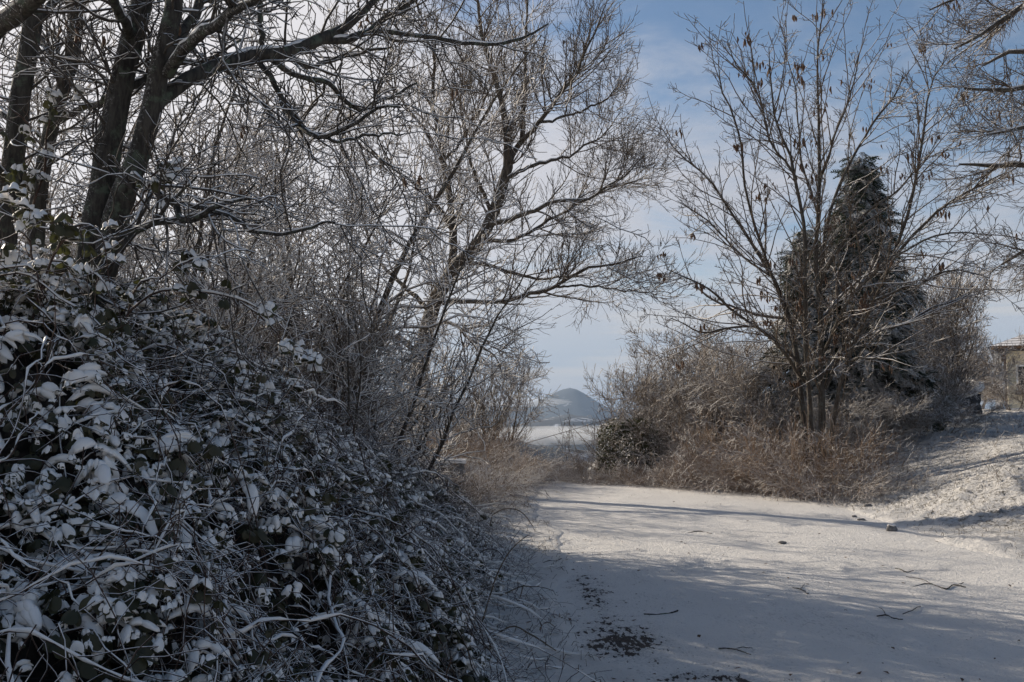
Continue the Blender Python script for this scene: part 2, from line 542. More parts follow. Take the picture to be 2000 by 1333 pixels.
def hill(name, x0, y0, rx, ry_, peak, foot, prof, mat, n=(90, 40), seed=1.0):
    xs = np.linspace(-1, 1, n[0]); ys = np.linspace(-1, 1, n[1])

    def f(X, Y):
        r = prof(X * rx + x0) * (1 - ss(np.abs(Y)) * 0.98)
        r = r + (0.035 * lump(X * 6, Y * 5, 2.2, seed) + 0.02 * lump(X * 6, Y * 5, 6.0, seed) + 0.016 * lump(X * 6, Y * 5, 17.0, seed) + 0.008 * lump(X * 6, Y * 5, 43.0, seed)) * (1 - np.abs(Y))
        return foot + (peak - foot) * r
    V, F = grid(xs, ys, f)
    V[:, 0] = V[:, 0] * rx + x0; V[:, 1] = V[:, 1] * ry_ + y0
    return link(name, mesh_from(name, V, F, mat), kind='structure')


def prof_from(pts, d, foot, peak):
    q = np.array([(at(px, 800, d)[0], at(px, py, d)[2]) for px, py in pts])
    return lambda X: (np.interp(X, q[:, 0], q[:, 1]) - foot) / (peak - foot)


MT = far_material('far_forest', (0.050, 0.060, 0.062), 0.24, 0.012)
HL = far_material('far_snow_fields', (0.060, 0.062, 0.060), 0.16, 0.02)  # dark cover is woods, increased to paint cloud shade over hill and ridge
pk = at(1115, 762, 3200)[2]
hill('mountain', 0, 3200, 2600, 700, pk, -75, prof_from([(-500, 830), (300, 800), (640, 775), (760, 768), (860, 776), (940, 784), (985, 790), (1015, 793), (1045, 787), (1068, 776), (1092, 765), (1113, 760), (1128, 763), (1150, 776), (1180, 796), (1215, 803), (1290, 800), (1450, 806), (1700, 790), (2500, 830)], 3200, -75, pk), MT, (240, 50), 1.0)
ph = at(1110, 806, 1700)[2]
hill('hill', 0, 1700, 1300, 330, ph, -75, prof_from([(-500, 860), (300, 830), (800, 838), (990, 836), (1040, 822), (1075, 815), (1112, 808), (1150, 813), (1200, 826), (1400, 838), (2000, 830), (2600, 860)], 1700, -75, ph), HL, (200, 40), 2.0)
pr = at(1000, 850, 750)[2]
hill('ridge', -60, 750, 420, 160, pr, -72, prof_from([(-300, 900), (600, 870), (860, 852), (960, 850), (1020, 860), (1075, 874), (1130, 884), (1200, 892), (1500, 900), (2200, 920)], 750, -72, pr), HL, (120, 40), 3.0)

# valley mist and the air itself
def volume_material(name, color, density, aniso):
    m, t = new_mat(name)
    v = t.n('ShaderNodeVolumePrincipled', {'Color': color, 'Density': density, 'Anisotropy': aniso})
    t.n('ShaderNodeOutputMaterial', {'Volume': v.outputs[0]})
    return m


def blob(V, seed, amp):
    return V * (1 + amp * lump(V[:, 0] * 3 + V[:, 2] * 2, V[:, 1] * 3, 1.6, seed) + amp * 0.6 * lump(V[:, 0] * 3, V[:, 2] * 4, 3.7, seed))[:, None]


def ico(sub):
    import bmesh
    bm = bmesh.new()
    bmesh.ops.create_icosphere(bm, subdivisions=sub, radius=1.0)
    V = np.array([v.co[:] for v in bm.verts]); F = np.array([[v.index for v in f.verts] for f in bm.faces])
    bm.free()
    return V, F


IV4, IF4 = ico(4)
IV3, IF3 = ico(3)
IV2, IF2 = ico(2)
MIST = volume_material('mist', (0.96, 0.96, 0.97, 1), 0.006, 0.2)
for k, (px, py, d, sx, sy, sz) in enumerate([(1000, 852, 1250, 210, 110, 11), (1130, 846, 1330, 150, 90, 10), (1350, 850, 1300, 200, 100, 10), (700, 850, 1300, 260, 100, 11), (1000, 786, 2550, 150, 90, 13)]):
    c = at(px, py, d)
    o = link('mist', mesh_from('mist', blob(IV4, 3.0 + k, 0.16) * np.array((sx, sy, sz)), IF4, MIST), loc=c, kind='stuff')
    tag(o, ['low white mist bank lying across the valley', 'pale mist under the peaked mountain', 'valley mist behind the right hand bushes', 'valley mist behind the left thicket', 'wisp of cloud on the left shoulder of the mountain'][k], 'mist')

HAZE = volume_material('haze_air', (0.58, 0.75, 1.0, 1), 0.00019, 0.0)
hx0, hx1, hy0, hy1, hz0, hz1 = -5900, 5900, -290, 8900, -76, 190
V = np.array([(x, y, z) for z in (hz0, hz1) for y in (hy0, hy1) for x in (hx0, hx1)], float)
F = [[0, 2, 3, 1], [4, 5, 7, 6], [0, 1, 5, 4], [2, 6, 7, 3], [0, 4, 6, 2], [1, 3, 7, 5]]
link('haze', mesh_from('haze', V, np.array(F), HAZE, smooth=False), kind='stuff')


# ------------------------------------------------------------------ vegetation kit
def limb_set(rows, d, k, wob, rng):
    """rows: list of polylines [(px, py, depth offset, width in px), ...] -> P (m,k,3), R (m,k)"""
    P, R = [], []
    for row in rows:
        pts = []
        for px, py, dd, wpx in row:
            q = at(px, py, d + dd)
            pts.append((q[0], q[1], q[2], 0.5 * wpx * (d + dd) / FPX))
        p, r = spline(pts, k, wob, rng)
        P.append(p); R.append(r)
    return np.array(P), np.array(R)


def foot_flare(P, R, n=1):
    """let trunks run into the ground and spread a little at the foot"""
    R = R.copy(); R[:n, 0] *= 1.45; R[:n, 1] *= 1.18
    return R


def build_tree(root, P, R, n_trunk, levels, bark, twig, sides=9, snow_levels=(1, 1), snow_thick=1.0, rng=RNG, snow=True, rough=0.04):
    """main limbs are parts of their own, the fine branching is the crown"""
    for j in range(len(P)):
        v, f = tubes(P[j:j + 1], R[j:j + 1], sides, rough=rough, rng=rng)
        part('trunk' if j < n_trunk else 'limb', root, v, f, bark)
    if levels:
        part('crown', root, *join([tubes(p, r, s, rng=rng) for p, r, s in levels]), twig, kind='stuff')
    if snow:
        sn = [snow_on(P, R, 6, snow_thick, rng)]
        for (p, r, s), use in zip(levels, snow_levels):
            if use:
                sn.append(snow_on(p, r, 4, snow_thick, rng))
        part('snow', root, *join(sn), SNOW_SOFT, kind='stuff')


def pods(root, P, n, size, mat, rng):
    """bunches of dry pods or withered leaves hanging from the twigs"""
    m, k, _ = P.shape
    nb = max(1, n // 4)
    b = P[rng.integers(0, m, nb), k - 1 - rng.integers(0, 2, nb)]
    c = b[rng.integers(0, nb, n)] + rng.normal(0, 1, (n, 3)) * np.array((0.07, 0.07, 0.03))
    ln = size * (0.6 + 0.8 * rng.random(n))
    A = np.stack([c, c - np.array((0, 0, 0.45)) * ln[:, None] + rng.normal(0, 0.008, (n, 3)), c - np.array((0, 0, 1.0)) * ln[:, None] + rng.normal(0, 0.02, (n, 3))], 1)
    Rr = np.stack([0.06 * ln, 0.17 * ln, 0.03 * ln], 1)
    part('seed_pods', root, *tubes(A, Rr, 4, rng=rng), mat, kind='stuff')


# ------------------------------------------------------------------ near trees on the left
def near_tree():
    rng = np.random.default_rng(21)
    d = 6.2
    rows = [
        [(100, 1010, 0.1, 74), (112, 880, 0.05, 70), (118, 750, 0, 66), (148, 625, 0, 64), (182, 480, 0, 57), (207, 310, 0.05, 52), (232, 170, 0.1, 46), (280, 0, 0.2, 42), (318, -150, 0.3, 36), (350, -320, 0.4, 26), (372, -520, 0.5, 8)],
        [(142, 650, 0, 60), (196, 545, -0.05, 52), (236, 400, -0.1, 49), (262, 325, -0.12, 45), (307, 175, -0.15, 40), (340, 20, -0.15, 35), (362, -130, -0.1, 28), (390, -330, 0, 18), (420, -520, 0, 6)],
        # the long bough arching over to the right
        [(300, 205, -0.12, 32), (368, 154, 0.1, 30), (420, 130, 0.3, 29), (490, 107, 0.6, 27), (560, 100, 0.9, 25), (613, 84, 1.1, 23), (665, 60, 1.4, 20), (715, 20, 1.7, 15), (760, -30, 2.0, 10), (830, -80, 2.2, 5)],
        [(622, 80, 1.13, 15), (655, 76, 1.3, 16), (698, 73, 1.5, 15), (730, 57, 1.8, 13), (768, 31, 2.1, 12), (812, 2, 2.4, 9), (870, -40, 2.7, 5)],
        [(728, 60, 1.8, 10), (792, 66, 2.1, 9), (859, 79, 2.4, 8), (915, 84, 2.7, 8), (971, 87, 3.0, 7), (1020, 75, 3.2, 6), (1070, 48, 3.4, 3)],
        [(327, 145, -0.15, 25), (350, 108, -0.3, 24), (378, 77, -0.5, 22), (420, 49, -0.8, 20), (455, 25, -1.0, 17), (500, -4, -1.3, 13), (580, -60, -1.6, 6)],
        [(338, 100, -0.1, 24), (352, 80, 0.1, 23), (368, 42, 0.3, 22), (397, -4, 0.5, 19), (430, -80, 0.7, 14), (470, -200, 0.9, 6)],
        [(498, 112, 0.6, 12), (540, 168, 0.5, 11), (560, 217, 0.4, 11), (595, 252, 0.2, 10), (623, 270, 0.1, 9), (660, 255, 0, 8), (712, 226, -0.1, 7), (780, 205, -0.2, 4)],
        [(620, 269, 0.1, 7), (680, 275, 0.3, 6), (730, 262, 0.5, 5), (790, 268, 0.7, 3)],
        [(518, 102, 0.7, 11), (511, 63, 0.8, 11), (508, 10, 0.9, 10), (500, -60, 1.0, 6)],
        [(556, 101, 0.9, 11), (595, 130, 1.1, 10), (648, 122, 1.4, 9), (700, 101, 1.6, 7), (760, 95, 1.9, 4)],
        [(523, 112, 0.7, 12), (567, 140, 0.9, 11), (630, 158, 1.1, 10), (665, 192, 1.3, 9), (698, 210, 1.5, 8), (757, 192, 1.8, 7), (815, 162, 2.0, 4)],
        [(250, 345, -0.1, 17), (277, 354, -0.3, 16), (333, 392, -0.5, 14), (350, 427, -0.6, 13), (378, 434, -0.7, 12), (425, 405, -0.8, 9), (480, 390, -0.9, 5)],
        [(336, 394, -0.5, 10), (403, 406, -0.6, 9), (473, 445, -0.7, 8), (525, 455, -0.8, 7), (600, 452, -0.9, 6), (660, 430, -1.0, 3)],
        [(245, 175, 0.1, 17), (292, 150, 0.3, 15), (340, 128, 0.6, 13), (400, 120, 0.9, 9), (470, 80, 1.2, 4)],
        [(150, 610, 0, 22), (190, 560, -0.3, 19), (230, 470, -0.5, 14), (300, 430, -0.7, 9), (380, 340, -1.0, 4)],
        [(235, 480, -0.05, 16), (275, 452, 0.2, 14), (330, 432, 0.4, 11), (420, 415, 0.7, 8), (500, 360, 1.0, 4)],
        [(255, 70, 0.1, 20), (225, 10, -0.3, 17), (190, -60, -0.7, 12), (140, -160, -1.0, 6)],
    ]
    P, R = limb_set(rows, d, 22, 0.012, rng)
    P[0, 0, 2] = gz(P[0, 0, 0], P[0, 0, 1]) - 0.1
    R = foot_flare(P, R)
    b = P[0, 0].copy(); b[2] = gz(b[0], b[1])
    root = thing('broadleaf_tree', 'near forked bare tree leaning right with a long bough arching over the thicket', 'tree', b)
    A = grow(rng, P[2:], R[2:], 150, (0.15, 1), (48, 14), (0.5, 1.3), 7, 0.15, 0.55, 0.55, 0.011, 0.0035, 0.3)
    B = grow(rng, np.vstack([P[:2, 6:13]]), R[:2, 6:13], 26, (0.1, 1), (60, 14), (0.4, 1.2), 7, 0.3, 0.5, 0.3, 0.010, 0.003, 0.2)
    A = (np.vstack([A[0], B[0]]), np.vstack([A[1], B[1]]))
    C = grow(rng, A[0], A[1], 850, (0.1, 1), (48, 17), (0.18, 0.6), 6, 0.18, 0.7, 0.6, 0.007, 0.0034, 0.3)
    D = grow(rng, C[0], C[1], 1900, (0.15, 1), (46, 17), (0.06, 0.24), 4, 0.2, 0.6, 0.7, 0.0045, 0.0028, 0.3)
    build_tree(root, P, R, 2, [(A[0], A[1], 5), (C[0], C[1], 4), (D[0], D[1], 3)], BARK_NEAR, TWIG_NEAR, 12, (1, 1, 0), 0.95, rng)
    pods(root, C[0], 46, 0.07, POD, rng)


def near_tree_simple(seed, d, rows, label, n1, n2, n3):
    rng = np.random.default_rng(seed)
    P, R = limb_set(rows, d, 18, 0.012, rng)
    x, y = P[0, 0, :2]
    P[0, 0, 2] = gz(x, y) - 0.1
    R = foot_flare(P, R)
    root = thing('broadleaf_tree', label, 'tree', (x, y, gz(x, y)))
    A = grow(rng, P, R, n1, (0.35, 1), (55, 14), (0.6, 1.6), 7, 0.25, 0.5, 0.4, 0.012, 0.0035, 0.3)
    C = grow(rng, A[0], A[1], n2, (0.1, 1), (45, 15), (0.2, 0.6), 5, 0.18, 0.5, 0.6, 0.006, 0.0025, 0.3)
    D = grow(rng, C[0], C[1], n3, (0.15, 1), (42, 15), (0.06, 0.22), 4, 0.2, 0.4, 0.7, 0.004, 0.002, 0.3)
    build_tree(root, P, R, 1, [(A[0], A[1], 5), (C[0], C[1], 4), (D[0], D[1], 3)], BARK_NEAR, TWIG_NEAR, 12, (1, 1, 0), 0.95, rng)


near_tree()
near_tree_simple(31, 7.2, [
    [(0, 820, 0.1, 52), (6, 600, 0, 48), (18, 420, 0, 44), (34, 250, 0, 40), (52, 125, 0, 37), (70, 0, 0, 37), (84, -130, 0, 30), (95, -350, 0, 12)],
    [(24, 360, 0, 20), (-30, 300, -0.3, 24), (-60, 160, -0.7, 36), (-20, 70, -1.0, 40), (40, 18, -1.3, 38), (110, -40, -1.6, 30), (200, -130, -2.0, 12)],
    [(60, 60, 0, 16), (100, 10, 0.4, 13), (150, -40, 0.8, 8)],
    [(34, 250, 0, 13), (-10, 200, 0.4, 11), (-60, 120, 0.8, 6)]],
    'dark straight trunk at the left edge with a thick limb crossing the corner', 36, 300, 700)
near_tree_simple(32, 8.2, [
    [(58, 640, 0, 36), (66, 480, 0, 33), (77, 368, 0, 31), (91, 298, 0, 30), (108, 228, 0, 29), (126, 158, 0, 28), (140, 88, 0, 27), (151, 0, 0, 25), (165, -140, 0, 18), (180, -320, 0, 6)],
    [(116, 236, 0, 15), (168, 210, -0.3, 13), (200, 198, -0.6, 12), (262, 160, -0.9, 9), (330, 140, -1.2, 4)],
    [(128, 150, 0, 14), (100, 120, 0.4, 12), (80, 75, 0.7, 9), (60, 20, 1.0, 5)]],
    'slender lichen-spotted tree between the left edge trunk and the forked tree', 36, 300, 700)


# ------------------------------------------------------------------ the big poplar
def poplar():
    rng = np.random.default_rng(43)
    d = 22.0
    rows = [
        [(806, 900, 0, 42), (817, 745, 0, 34), (832, 660, 0, 31), (848, 605, 0, 30), (890, 522, 0, 27), (936, 466, 0, 25), (961, 420, 0, 24), (985, 350, 0, 22), (989, 308, 0, 18), (982, 228, 0, 13), (971, 168, -0.1, 10), (952, 110, -0.2, 8), (935, 40, -0.3, 6), (925, -60, -0.3, 2.5)],
        [(846, 610, 0, 24), (880, 530, 0.4, 19), (886, 466, 0.6, 18), (880, 403, 0.8, 16), (866, 315, 0.9, 13), (856, 245, 1.0, 11), (846, 196, 1.0, 9), (850, 120, 1.1, 6), (858, 30, 1.1, 3)],
        [(988, 335, 0, 17), (1013, 280, 0.3, 14), (1020, 228, 0.4, 12), (1024, 158, 0.6, 9), (1026, 88, 0.7, 7), (1029, 18, 0.8, 4), (1030, -60, 0.8, 2)],
        [(1010, 287, 0.3, 13), (1055, 238, -0.3, 11), (1090, 193, -0.6, 9), (1125, 140, -0.9, 7), (1160, 70, -1.1, 5), (1183, 12, -1.2, 2.5)],
        [(866, 318, 0.9, 11), (828, 252, 0.4, 8), (796, 210, 0.0, 7), (754, 158, -0.3, 5), (715, 90, -0.6, 2.5)],
        [(868, 312, 0.9, 8), (908, 263, 1.4, 7), (935, 215, 1.7, 5), (965, 160, 2.0, 4), (985, 90, 2.2, 2)],
        [(866, 592, 0, 14), (905, 588, -0.5, 12), (985, 589, -1.0, 10), (1038, 574, -1.4, 10), (1090, 561, -1.7, 9), (1146, 528, -2.0, 7), (1195, 517, -2.2, 5), (1252, 500, -2.4, 2.5)],
        [(1088, 561, -1.7, 6), (1143, 558, -1.6, 5), (1213, 563, -1.5, 4), (1268, 572, -1.4, 2)],
        [(900, 512, 0, 11), (950, 521, 0.6, 9), (1003, 531, 1.1, 8), (1055, 544, 1.5, 6), (1110, 540, 1.9, 4), (1160, 552, 2.2, 2)],
        [(955, 440, 0, 14), (1020, 417, -0.5, 11), (1090, 396, -1.0, 9), (1160, 389, -1.4, 7), (1213, 350, -1.7, 5), (1250, 310, -1.9, 2.5)],
        [(930, 474, 0, 11), (1003, 466, 0.7, 9), (1055, 441, 1.2, 8), (1125, 403, 1.7, 6), (1190, 372, 2.1, 4), (1262, 345, 2.4, 2)],
        [(884, 450, 0.6, 12), (842, 385, 0.0, 9), (768, 333, -0.6, 7), (726, 298, -1.0, 5), (670, 250, -1.4, 2.5)],
        [(842, 610, 0, 14), (790, 560, -0.6, 10), (740, 500, -1.1, 8), (690, 400, -1.6, 5), (650, 300, -1.9, 2.5)],
        [(838, 640, 0, 12), (877, 630, -0.7, 9), (915, 658, -1.3, 7), (968, 700, -1.9, 4), (985, 745, -2.2, 2)],
        [(985, 352, 0, 12), (1050, 320, 0.9, 9), (1120, 300, 1.6, 6), (1180, 262, 2.1, 4), (1215, 220, 2.4, 2)],
        [(1052, 240, -0.3, 8), (1110, 222, 0.2, 6), (1160, 205, 0.6, 5), (1212, 165, 0.9, 2.5)],
        [(962, 418, 0, 12), (930, 350, -0.9, 9), (912, 280, -1.5, 6), (900, 200, -2.0, 4), (905, 110, -2.3, 2)],
        [(826, 690, 0, 16), (760, 660, 0.2, 15), (695, 682, 0.2, 14), (640, 712, 0.2, 10), (600, 735, 0.2, 6)],
    ]
    P, R = limb_set(rows, d, 24, 0.03, rng)
    x, y = P[0, 0, :2]
    P[0, 0, 2] = gz(x, y) - 0.2
    R = foot_flare(P, R)
    R[2:] *= 0.78; R[1] *= 0.88
    root = thing('poplar_tree', 'tall wide bare tree with upswept snowy branches beside the road at centre', 'tree', (x, y, gz(x, y)))
    A = grow(rng, P, R, 330, (0.28, 1), (44, 12), (1.0, 2.4), 7, 0.45, 0.28, 0.5, 0.022, 0.006, 0.45)
    C = grow(rng, np.vstack([A[0]]), A[1], 2900, (0.1, 1), (40, 13), (0.45, 1.2), 5, 0.42, 0.35, 0.6, 0.010, 0.0042, 0.4)
    D = grow(rng, C[0], C[1], 12500, (0.1, 1), (40, 13), (0.14, 0.48), 3, 0.35, 0.3, 0.75, 0.0068, 0.0046, 0.3)
    build_tree(root, P, R, 1, [(A[0], A[1], 4), (C[0], C[1], 3), (D[0], D[1], 3)], BARK_POPLAR, TWIG_POPLAR, 9, (1, 0, 0), 0.75, rng)
    pods(root, C[0], 60, 0.10, POD, rng)


poplar()


# ------------------------------------------------------------------ bare tree and shrub prototypes (copied)
def stems(rng, n, rad, height, spread, k, r0, wig, up=0.0):
    a = rng.random(n) * 2 * np.pi; q = rad * np.sqrt(rng.random(n))
    P = np.empty((n, k, 3)); P[:, 0] = np.stack([q * np.cos(a), q * np.sin(a), np.full(n, -0.12)], 1)
    lean = spread * (0.35 + 0.9 * rng.random(n))
    d = unit(np.stack([lean * np.cos(a), lean * np.sin(a), np.ones(n)], 1) + rng.normal(0, 0.10, (n, 3)))
    h = height * (0.6 + 0.4 * rng.random(n))
    for j in range(1, k):
        P[:, j] = P[:, j - 1] + d * (h / (k - 1))[:, None]
        d = unit(d + rng.normal(0, wig / math.sqrt(k), (n, 3)) + np.array((0, 0, up / (k - 1))))
    rs = r0 * (0.55 + 0.45 * rng.random(n))
    R = rs[:, None] * (1 - 0.88 * np.linspace(0, 1, k) ** 0.9)
    return P, R


def proto(name, label, cat, seed, st, lv, bark, twig, each_stem=True, group=None, snow=True, podn=0, snow2=0):
    """a prototype at the origin; st: stems arguments, lv: list of grow arguments"""
    rng = np.random.default_rng(seed)
    root = thing(name, label, cat, (0, 0, 0), 0, group)
    P, R = stems(rng, *st)
    levels, src = [], (P, R)
    for kw, sides in lv:
        q = grow(rng, src[0], src[1], **kw)
        levels.append((q[0], q[1], sides)); src = q
    if each_stem:
        build_tree(root, P, R, len(P), levels, bark, twig, 7, (1, snow2, 0), 0.85, rng, snow)
    else:
        part('stems', root, *tubes(P, R, 4, rng=rng), bark, kind='stuff')
        part('crown', root, *join([tubes(p, r, s, rng=rng) for p, r, s in levels]), twig, kind='stuff')
    if podn:
        pods(root, src[0], podn, 0.07, POD, rng)
    return root


FIRST = {}


def put(pro, label, x, y, rot, sc, group, sink=0.0):
    loc = (x, y, gz(x, y) - sink)
    s3 = sc if isinstance(sc, tuple) else (sc, sc, sc)
    if pro.name not in FIRST:
        FIRST[pro.name] = 1
        pro.location = loc; pro.rotation_euler = (0, 0, rot); pro.scale = s3
        pro['label'] = label
        if group:
            pro['group'] = group
        return pro
    return dup(pro, label, loc, rot, s3, group)


def atx(px, d):
    return (px - 1000.0) / FPX * d


G = dict
HAZEL = [
    proto('bare_tree', 'x', 'tree', 51, (7, 0.5, 7.0, 0.34, 14, 0.055, 0.35), [
        (G(n=120, t=(0.12, 1), ang=(48, 14), L=(0.8, 2.2), k=6, up=0.25, wig=0.5, rr=0.5, rmax=0.02, tip=0.005, shrink=0.4), 4),
        (G(n=430, t=(0.1, 1), ang=(50, 18), L=(0.35, 1.2), k=6, up=0.2, wig=0.7, rr=0.6, rmax=0.011, tip=0.006, shrink=0.3), 3),
        (G(n=1350, t=(0.1, 1), ang=(50, 18), L=(0.12, 0.55), k=4, up=0.1, wig=0.7, rr=0.8, rmax=0.0075, tip=0.0055, shrink=0.3), 3)], BARK_POPLAR, TWIG_THICKET, snow2=1),
    proto('bare_tree', 'x', 'tree', 52, (4, 0.3, 8.2, 0.20, 14, 0.075, 0.30), [
        (G(n=110, t=(0.15, 1), ang=(52, 14), L=(0.9, 2.4), k=6, up=0.15, wig=0.55, rr=0.45, rmax=0.022, tip=0.005, shrink=0.4), 4),
        (G(n=430, t=(0.1, 1), ang=(50, 18), L=(0.35, 1.2), k=6, up=0.15, wig=0.75, rr=0.6, rmax=0.011, tip=0.006, shrink=0.3), 3),
        (G(n=1350, t=(0.1, 1), ang=(50, 18), L=(0.12, 0.55), k=4, up=0.1, wig=0.7, rr=0.8, rmax=0.0075, tip=0.0055, shrink=0.3), 3)], BARK_POPLAR, TWIG_THICKET, snow2=1),
    proto('bare_tree', 'x', 'tree', 53, (12, 0.8, 5.2, 0.42, 12, 0.035, 0.40), [
        (G(n=170, t=(0.12, 1), ang=(42, 14), L=(0.6, 1.8), k=6, up=0.25, wig=0.45, rr=0.6, rmax=0.014, tip=0.0045, shrink=0.4), 4),
        (G(n=520, t=(0.1, 1), ang=(44, 18), L=(0.3, 1.0), k=6, up=0.25, wig=0.6, rr=0.6, rmax=0.010, tip=0.0058, shrink=0.3), 3),
        (G(n=1350, t=(0.1, 1), ang=(46, 18), L=(0.12, 0.5), k=4, up=0.15, wig=0.65, rr=0.8, rmax=0.0075, tip=0.0052, shrink=0.3), 3)], BARK_POPLAR, TWIG_THICKET, snow2=1),
]
gt = 'bare trees of the left thicket'
# proto, pixel column, distance, rotation, scale, label
for pi, px, d, rot, sc, lab in [
    (1, 330, 9.6, 0.4, 0.80, 'bare snowy tree just right of the forked near tree'),
    (0, 470, 10.8, 1.9, 0.82, 'many-stemmed bare tree under the long arching bough'),
    (2, 560, 9.8, 2.7, 0.80, 'low twiggy bare tree rising straight out of the bramble bank'),
    (1, 612, 12.5, 3.6, 0.95, 'bare tree with an upright dark trunk in mid thicket'),
    (0, 395, 13.5, 4.6, 1.0, 'tall bare tree deep behind the arching bough'),
    (2, 700, 12.6, 5.2, 0.95, 'fan of thin snowy stems left of the big central tree'),
    (2, 738, 17.5, 0.9, 0.62, 'bare tree against the left side of the big central tree'),
    (0, 190, 12.0, 3.0, 1.05, 'bare tree seen between the left trunks'),
    (2, 262, 14.0, 1.1, 1.2, 'wide bare tree far behind the forked near tree'),
    (1, 425, 8.9, 0.2, 0.52, 'low bare tree growing out of the bramble below the arching bough'),
]:
    put(HAZEL[pi], lab, atx(px, d), d, rot, sc, gt)

# smaller trees past the crest, left of the view to the mountain
SMALL = [
    proto('small_tree', 'x', 'tree', 61, (6, 0.35, 4.6, 0.42, 12, 0.05, 0.25, 0.1), [
        (G(n=90, t=(0.12, 1), ang=(34, 10), L=(0.7, 1.7), k=6, up=0.45, wig=0.22, rr=0.6, rmax=0.022, tip=0.006, shrink=0.35), 4),
        (G(n=520, t=(0.1, 1), ang=(34, 12), L=(0.35, 0.9), k=4, up=0.35, wig=0.22, rr=0.6, rmax=0.010, tip=0.005, shrink=0.3), 3),
        (G(n=1700, t=(0.1, 1), ang=(36, 12), L=(0.12, 0.40), k=3, up=0.2, wig=0.2, rr=0.8, rmax=0.0065, tip=0.0045, shrink=0.3), 3)], BARK_POPLAR, TWIG_RIGHT)]
gs = 'small bare trees at the end of the road'
for px, d, rot, sc, lab in [
    (958, 30.0, 0.3, 0.92, 'small bare tree leaning over the view towards the mountain'),
    (915, 32.0, 2.0, 1.0, 'small bare tree behind, between the big trunk and the leaning one'),
    (865, 29.0, 4.0, 0.92, 'small bare tree right beside the big central trunk')]:
    put(SMALL[0], lab, atx(px, d), d, rot, sc, gs, 0.1)


